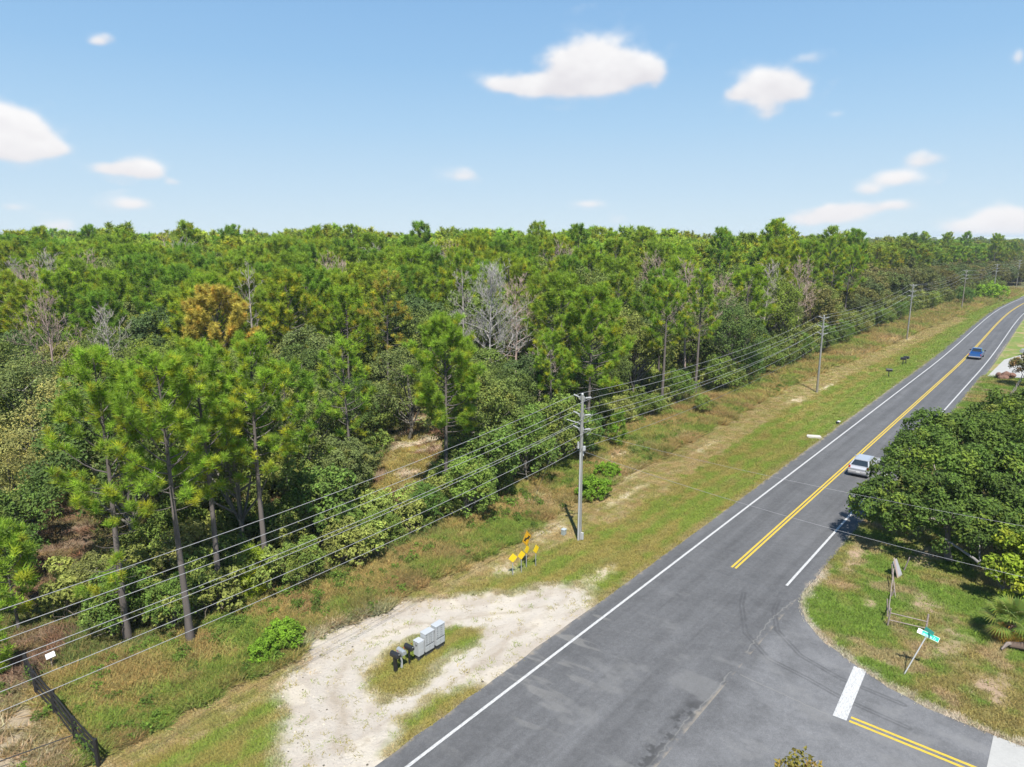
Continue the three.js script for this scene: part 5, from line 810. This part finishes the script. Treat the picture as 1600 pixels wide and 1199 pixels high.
{
  const blue = paintOf([0.02, 0.115, 0.34]), o = thing('blue_pickup', 'blue pickup truck driving away up the right-hand lane', 'pickup truck', [X(129.6, 4.95 + bend(129)), 0.03, Z(129.6, 4.95 + bend(129))], ROAD_TURN);
  part('body', profile([[-0.5, 0.45], [2.75, 0.42], [2.85, 0.7], [2.75, 1.0], [1.35, 1.12], [-0.5, 1.12]], 1.96), blue, o);
  for (const k of [-1, 1]) { part('bed_side', rbox(2.2, 0.62, 0.12, -1.6, 0.8, k * 0.92, 0.04), blue, o); part('tail_light', rbox(0.06, 0.34, 0.13, -2.71, 0.88, k * 0.9, 0.02), RED, o); part('mirror', rbox(0.14, 0.2, 0.28, 0.98, 1.3, k * 1.16, 0.04), BLACK, o); }
  part('bed_floor', box(2.2, 0.06, 1.74, -1.6, 0.62, 0), std([0.02, 0.08, 0.24], 0.5), o); part('tailgate', rbox(0.1, 0.58, 1.72, -2.7, 0.8, 0, 0.03), blue, o); part('bumper', rbox(0.22, 0.22, 1.9, -2.84, 0.5, 0, 0.05), std([0.45, 0.45, 0.47], 0.3, { metalness: 0.6 }), o);
  cabin(o, blue, -0.45, 1.35, -0.3, 0.62, 0.9, 0.72, 1.14, 1.8, 2); wheels(o, [-1.75, 1.85], 1.98, 0.4);
}
{
  const white = paintOf([0.62, 0.63, 0.64]), o = thing('white_van', 'white van parked on the pale driveway at the right edge', 'van', [98.6, 0.26, -126.5], 1.9);
  part('body', profile([[-2.5, 0.4], [2.5, 0.38], [2.6, 0.75], [2.3, 1.05], [-2.5, 1.1]], 1.95), white, o); cabin(o, white, -2.45, 2.0, -2.35, 1.2, 0.92, 0.82, 1.12, 2.05, 3); wheels(o, [-1.6, 1.6], 1.96, 0.37);
}

// ---------------------------------------------------------------- right of the road: oaks, shrubs, ruined fence
{
  const A = oak(1001, { H: 8.6, base: 0.3, L: 0.28, leaves: 36000, per: 8, trunkR: 0.2, sides: 9, green: [0.055, 0.105, 0.02], alt: [0.145, 0.195, 0.026], altShare: 0.14, sub: 30, foot: [-0.6, 3.2], lobeList: [[0.6, 5.4, -0.4, 2.4], [-3.2, 3.9, 1.0, 1.8], [-4.7, 3.1, 0.2, 1.35], [-1.6, 4.2, 2.8, 1.9], [1.6, 4.0, 3.2, 1.9], [-0.8, 5.6, -2.2, 1.8], [2.4, 6.5, -2.8, 2.0], [3.8, 5.2, 0.6, 2.1], [1.4, 7.2, -3.8, 1.6], [-4.0, 3.2, 2.6, 1.3], [0.2, 3.5, 5.2, 1.5], [-2.4, 3.3, 4.6, 1.4], [2.8, 3.6, 5.0, 1.6], [3.4, 7.0, -4.4, 1.5], [-0.8, 3.1, 6.0, 1.1], [1.4, 3.1, 6.2, 1.3], [4.2, 3.2, 5.6, 1.5], [-5.3, 3.4, 1.4, 1.1], [-2.9, 4.7, -1.3, 1.1]] });
  treeThing('broad_oak', A, 'broad dark-leaved oak overhanging the right road edge beside the silver car', 'tree', [31.2, -47.4], { mat: OAK_TINT[0] });
  const C = oak(1002, { H: 9, base: 0.3, L: 0.28, leaves: 32000, per: 8, trunkR: 0.2, sides: 9, green: [0.06, 0.11, 0.02], alt: [0.145, 0.195, 0.026], altShare: 0.2, sub: 30, foot: [-2.6, 3.0], lobeList: [[0, 5.6, 0, 2.8], [-3, 4.6, 1.6, 2.2], [-1, 3.8, 3.2, 2.1], [2.4, 4.2, 2.8, 2.3], [3.6, 6, -0.6, 2.4], [-2, 6.6, -2.4, 2.1], [1.4, 7, -3.0, 2.2], [-3.4, 3.2, 3.4, 1.5], [5, 4.6, 2.4, 2], [-1.4, 3.0, 5.2, 1.8], [1.6, 3.6, 4.6, 1.8], [-2.6, 3.8, 5.0, 1.3]] });
  treeThing('broad_oak', C, 'second oak at the right photo edge behind the yellow-green shrub', 'tree', [38.4, -48], { mat: OAK_TINT[0] });
  const D = oak(1003, { H: 8.5, base: 0.3, L: 0.32, leaves: 15000, per: 8, trunkR: 0.2, sides: 7, green: [0.07, 0.12, 0.022], altShare: 0.1, lobeList: [[0, 6, 0, 2.5], [-2.4, 5, 1.2, 2.1], [2.2, 5.4, 1, 2.1], [0, 5.2, -2.4, 2], [0.4, 4, 2.2, 1.9]] });
  treeThing('broad_oak', D, 'dark oak crown behind the other two at the right photo edge', 'tree', [44.5, -58.5], { mat: OAK_TINT[0] });
  const pale = thing('leaning_tree', 'pale lichen-grey leaning trunk under the oaks right of the ruined fence', 'trunk', [30.6, 0, -39.6]); const b = new B(); b.tube([V(0.5, -0.1, 0.6), V(0.1, 0.9, 0.1), V(-0.7, 1.7, -1.2), V(-1.6, 2.3, -2.9)], [0.13, 0.11, 0.09, 0.06], 9, [0.19, 0.18, 0.18]); part('trunk', b.geo(), BARK, pale); const b2 = new B(); b2.tube([V(-0.5, 1.5, -0.9), V(0.3, 3.0, -2.6), V(1.0, 4.4, -3.4)], [0.07, 0.05, 0.03], 6, [0.19, 0.18, 0.18]); part('limb', b2.geo(), BARK, pale);
  const E = oak(1004, { H: 4, base: 0.1, L: 0.34, leaves: 4200, per: 7, trunkR: 0.07, green: [0.135, 0.205, 0.016], alt: [0.24, 0.25, 0.025], altShare: 0.35, lobeList: [[0, 2.4, 0, 1.5], [-0.9, 1.7, 0.6, 1.1], [0.9, 2.0, 0.5, 1.2], [0.2, 3.1, -0.4, 1.1], [1.7, 2.6, -0.3, 1.3], [-0.4, 1.1, 1.1, 0.8]] });
  treeThing('broadleaf_shrub', E, 'yellow-green broad-leaved shrub above the palmetto at the right edge', 'shrub', [31.0, -38.8], { mat: OAK_TINT[0], crownName: 'foliage' });
  const F = oak(1005, { H: 5, base: 0.2, L: 0.3, leaves: 3600, trunkR: 0.14, green: [0.07, 0.095, 0.028], alt: [0.22, 0.12, 0.08], altShare: 0.25, R: 2.5, lobes: 11, lobeSize: 0.42, twigs: 20 });
  treeThing('small_tree', F, 'small grey-trunked tree beside the pale driveway', 'tree', [77.6, -100.5], { mat: OAK_TINT[2] });
  const sp = oak(1006, { H: 10.3, base: 0.5, R: 0.75, lobes: 7, leaves: 700, L: 0.15, per: 7, trunkR: 0.05, green: [0.1, 0.11, 0.025], alt: [0.2, 0.13, 0.04], altShare: 0.4, lobeSize: 0.5, twigs: 16 });
  treeThing('thin_sapling', sp, 'thin leafy sapling top poking up at the bottom edge over the road', 'sapling', [7.3, -14.9], { mat: OAK_TINT[2], y: -0.1 });
  // palmetto
  const pal = thing('palmetto', 'palmetto with long fan fronds and dry yellow skirts at the right edge', 'palm', [28.0, gh(S(28.0, -34.6), N(28.0, -34.6)), -34.6]), r = rng(55), tk = new B(); tk.tube([V(0, -0.1, 0), V(0.05, 0.5, 0), V(0, 0.95, 0)], [0.3, 0.26, 0.2], 10, [0.16, 0.1, 0.07]); part('trunk', tk.geo(), BARK, pal);
  for (let i = 0; i < 34; i++) {
    const dry = i > 24, f = new B(), az = i * 2.4 + jit(r, 0.3), el = dry ? -0.55 + jit(r, 0.25) : lerp(1.25, 0.05, i / 24) + jit(r, 0.15), d = V(Math.cos(az) * Math.cos(el), Math.sin(el), Math.sin(az) * Math.cos(el)), st = V(0, 0.95, 0), e = st.clone().addScaledVector(d, dry ? 0.6 : 0.85), p1 = d.clone().cross(UP).normalize(), p2 = p1.clone().cross(d), c = dry ? [0.32, 0.19, 0.04] : [0.09 + 0.05 * r(), 0.145 + 0.04 * r(), 0.035];
    f.tri(st.clone().addScaledVector(p1, 0.03), st.clone().addScaledVector(p1, -0.03), e, c);
    for (let k = 0; k < 22; k++) { const a = (k / 21 - 0.5) * 3.7, q = d.clone().multiplyScalar(Math.cos(a)).addScaledVector(p1, Math.sin(a)).addScaledVector(p2, -0.12).normalize(), L = (dry ? 0.65 : 0.95) * (0.8 + 0.25 * Math.cos(a)), mid = e.clone().addScaledVector(q, L * 0.55), tip = e.clone().addScaledVector(q, L); tip.y -= 0.18 + 0.12 * r(); const w = d.clone().multiplyScalar(-Math.sin(a)).addScaledVector(p1, Math.cos(a)).multiplyScalar(0.035), cc = c.map((v) => v * (0.85 + 0.3 * r())); f.tri(e, mid.clone().add(w), mid.clone().sub(w), cc); f.tri(mid.clone().add(w), tip, mid.clone().sub(w), cc); }
    part(dry ? 'dry_frond' : 'frond', f.geo(), OAK_TINT[0], pal);
  }
  const log = thing('fallen_log', 'curled brown dead trunk lying below the palmetto', 'log', [28.3, gh(S(28.3, -33.4), N(28.3, -33.4)), -33.4]); const lb = new B(); lb.tube([V(-1, 0.2, -0.3), V(-0.3, 0.28, 0), V(0.5, 0.25, 0.2), V(1.2, 0.42, -0.1), V(1.3, 0.75, -0.5)], [0.16, 0.24, 0.27, 0.25, 0.16], 9, [0.1, 0.07, 0.055]); part('trunk', lb.geo(), BARK, log); const lc = new B(); lc.tube([V(-1.6, 0.1, 0), V(-1.2, 0.35, -0.15), V(-0.9, 0.25, -0.3)], [0.05, 0.11, 0.12], 7, [0.17, 0.14, 0.125]); part('broken_end', lc.geo(), BARK, log);
  // ruined fence
  const rf = thing('ruined_fence', 'ruined fence of grey leaning posts and broken rails before the oak', 'fence', [21.9, gh(S(21.9, -36), N(21.9, -36)), -36.0]), gw = std(0xffffff, 0.95, { map: weather([0.12, 0.09, 0.08], [0.36, 0.3, 0.27]) });
  const P = [[0, 0, 0.05], [0.5, -0.9, -0.1], [1.9, -3.2, 0.12], [3.2, -5.3, -0.12], [4.6, -6.6, 0.2]]; P.forEach(([x, z, t], i) => { part('post', rod(V(x, -0.1, z), V(x + t, 1.15 - (i === 2 ? 0.5 : 0), z + t), 0.05, 0.04), gw, rf); });
  part('post', rod(V(1.75, -0.1, 0.75), V(1.9, 1.1, 0.6), 0.06, 0.05), gw, rf);
  for (const [a, c] of [[[0, 0.85, 0], [1.8, 0.7, 0.72]], [[0.02, 0.4, 0.02], [1.75, 0.3, 0.74]], [[0, 0.9, 0], [0.55, 0.75, -0.95]], [[0.5, 0.5, -0.9], [1.9, 0.35, -3.2]], [[1.9, 0.15, -3.2], [3.1, 0.95, -5.2]], [[2.1, 0.1, -3.0], [3.3, 0.55, -5.6]]]) part('rail', rod(V(...a), V(...c), 0.032, 0.028, 6), gw, rf);
  const bd = thing('leaning_board', 'pale grey board leaning on the ruined fence at the oak foot', 'board', [25.9, gh(S(25.9, -41.9), N(25.9, -41.9)), -41.9], 0.6); const m1 = part('board', rbox(0.62, 1.15, 0.04, 0, 0.55, 0, 0.01), std([0.3, 0.3, 0.33], 0.8), bd); m1.rotation.set(-0.35, 0, 0.18); const m2 = part('plank', rbox(0.16, 1.5, 0.04, -0.45, 0.7, 0.1, 0.01), std([0.34, 0.27, 0.23], 0.9), bd); m2.rotation.set(-0.25, 0, 0.1);
  // wire fence beyond the oaks
  const wf = thing('post_fence', 'row of thin wooden fence posts and wire on the lawn beyond the oaks', 'fence', [56.5, 0, -77.5]), F2 = []; for (let i = 0; i < 10; i++) { const t = i / 9, x = t * 22, z = -t * 25.6, y = gh(S(56.5 + x, -77.5 + z), N(56.5 + x, -77.5 + z)); F2.push([x, y, z]); part('post', rod(V(x, y - 0.1, z), V(x + 0.04, y + 1.25, z), 0.07, 0.06, 6), gw, wf); } for (const h of [0.5, 1.0]) part('wire', new THREE.TubeGeometry(new THREE.CatmullRomCurve3(F2.map(([x, y, z]) => V(x, y + h, z))), 40, 0.012, 4), STEEL, wf);
  const bp = thing('rock_pile', 'dark brown rock mound at the driveway corner beside the small tree', 'rocks', [78.3, 0.05, -106.2]); const rk = rng(66); for (let i = 0; i < 11; i++) { const g = new THREE.IcosahedronGeometry(0.34 + 0.3 * rk(), 1), gp = g.attributes.position; for (let k = 0; k < gp.count; k++) { const q = 0.8 + 0.4 * vn(gp.getX(k) * 3 + i * 7, gp.getY(k) * 3 + gp.getZ(k) * 2); gp.setXYZ(k, gp.getX(k) * q, gp.getY(k) * q * 0.85, gp.getZ(k) * q); } g.computeVertexNormals(); part('rock', g.translate(jit(rk, 0.9), 0.25 + (i % 3 === 0 ? 0.45 : 0), jit(rk, 0.7)), std([0.12 + 0.04 * rk(), 0.085, 0.06], 0.95), bp); }
}
scene.fog = new THREE.FogExp2(new THREE.Color(0.72, 0.82, 0.93), 0.00016);
renderer.render(scene, camera);
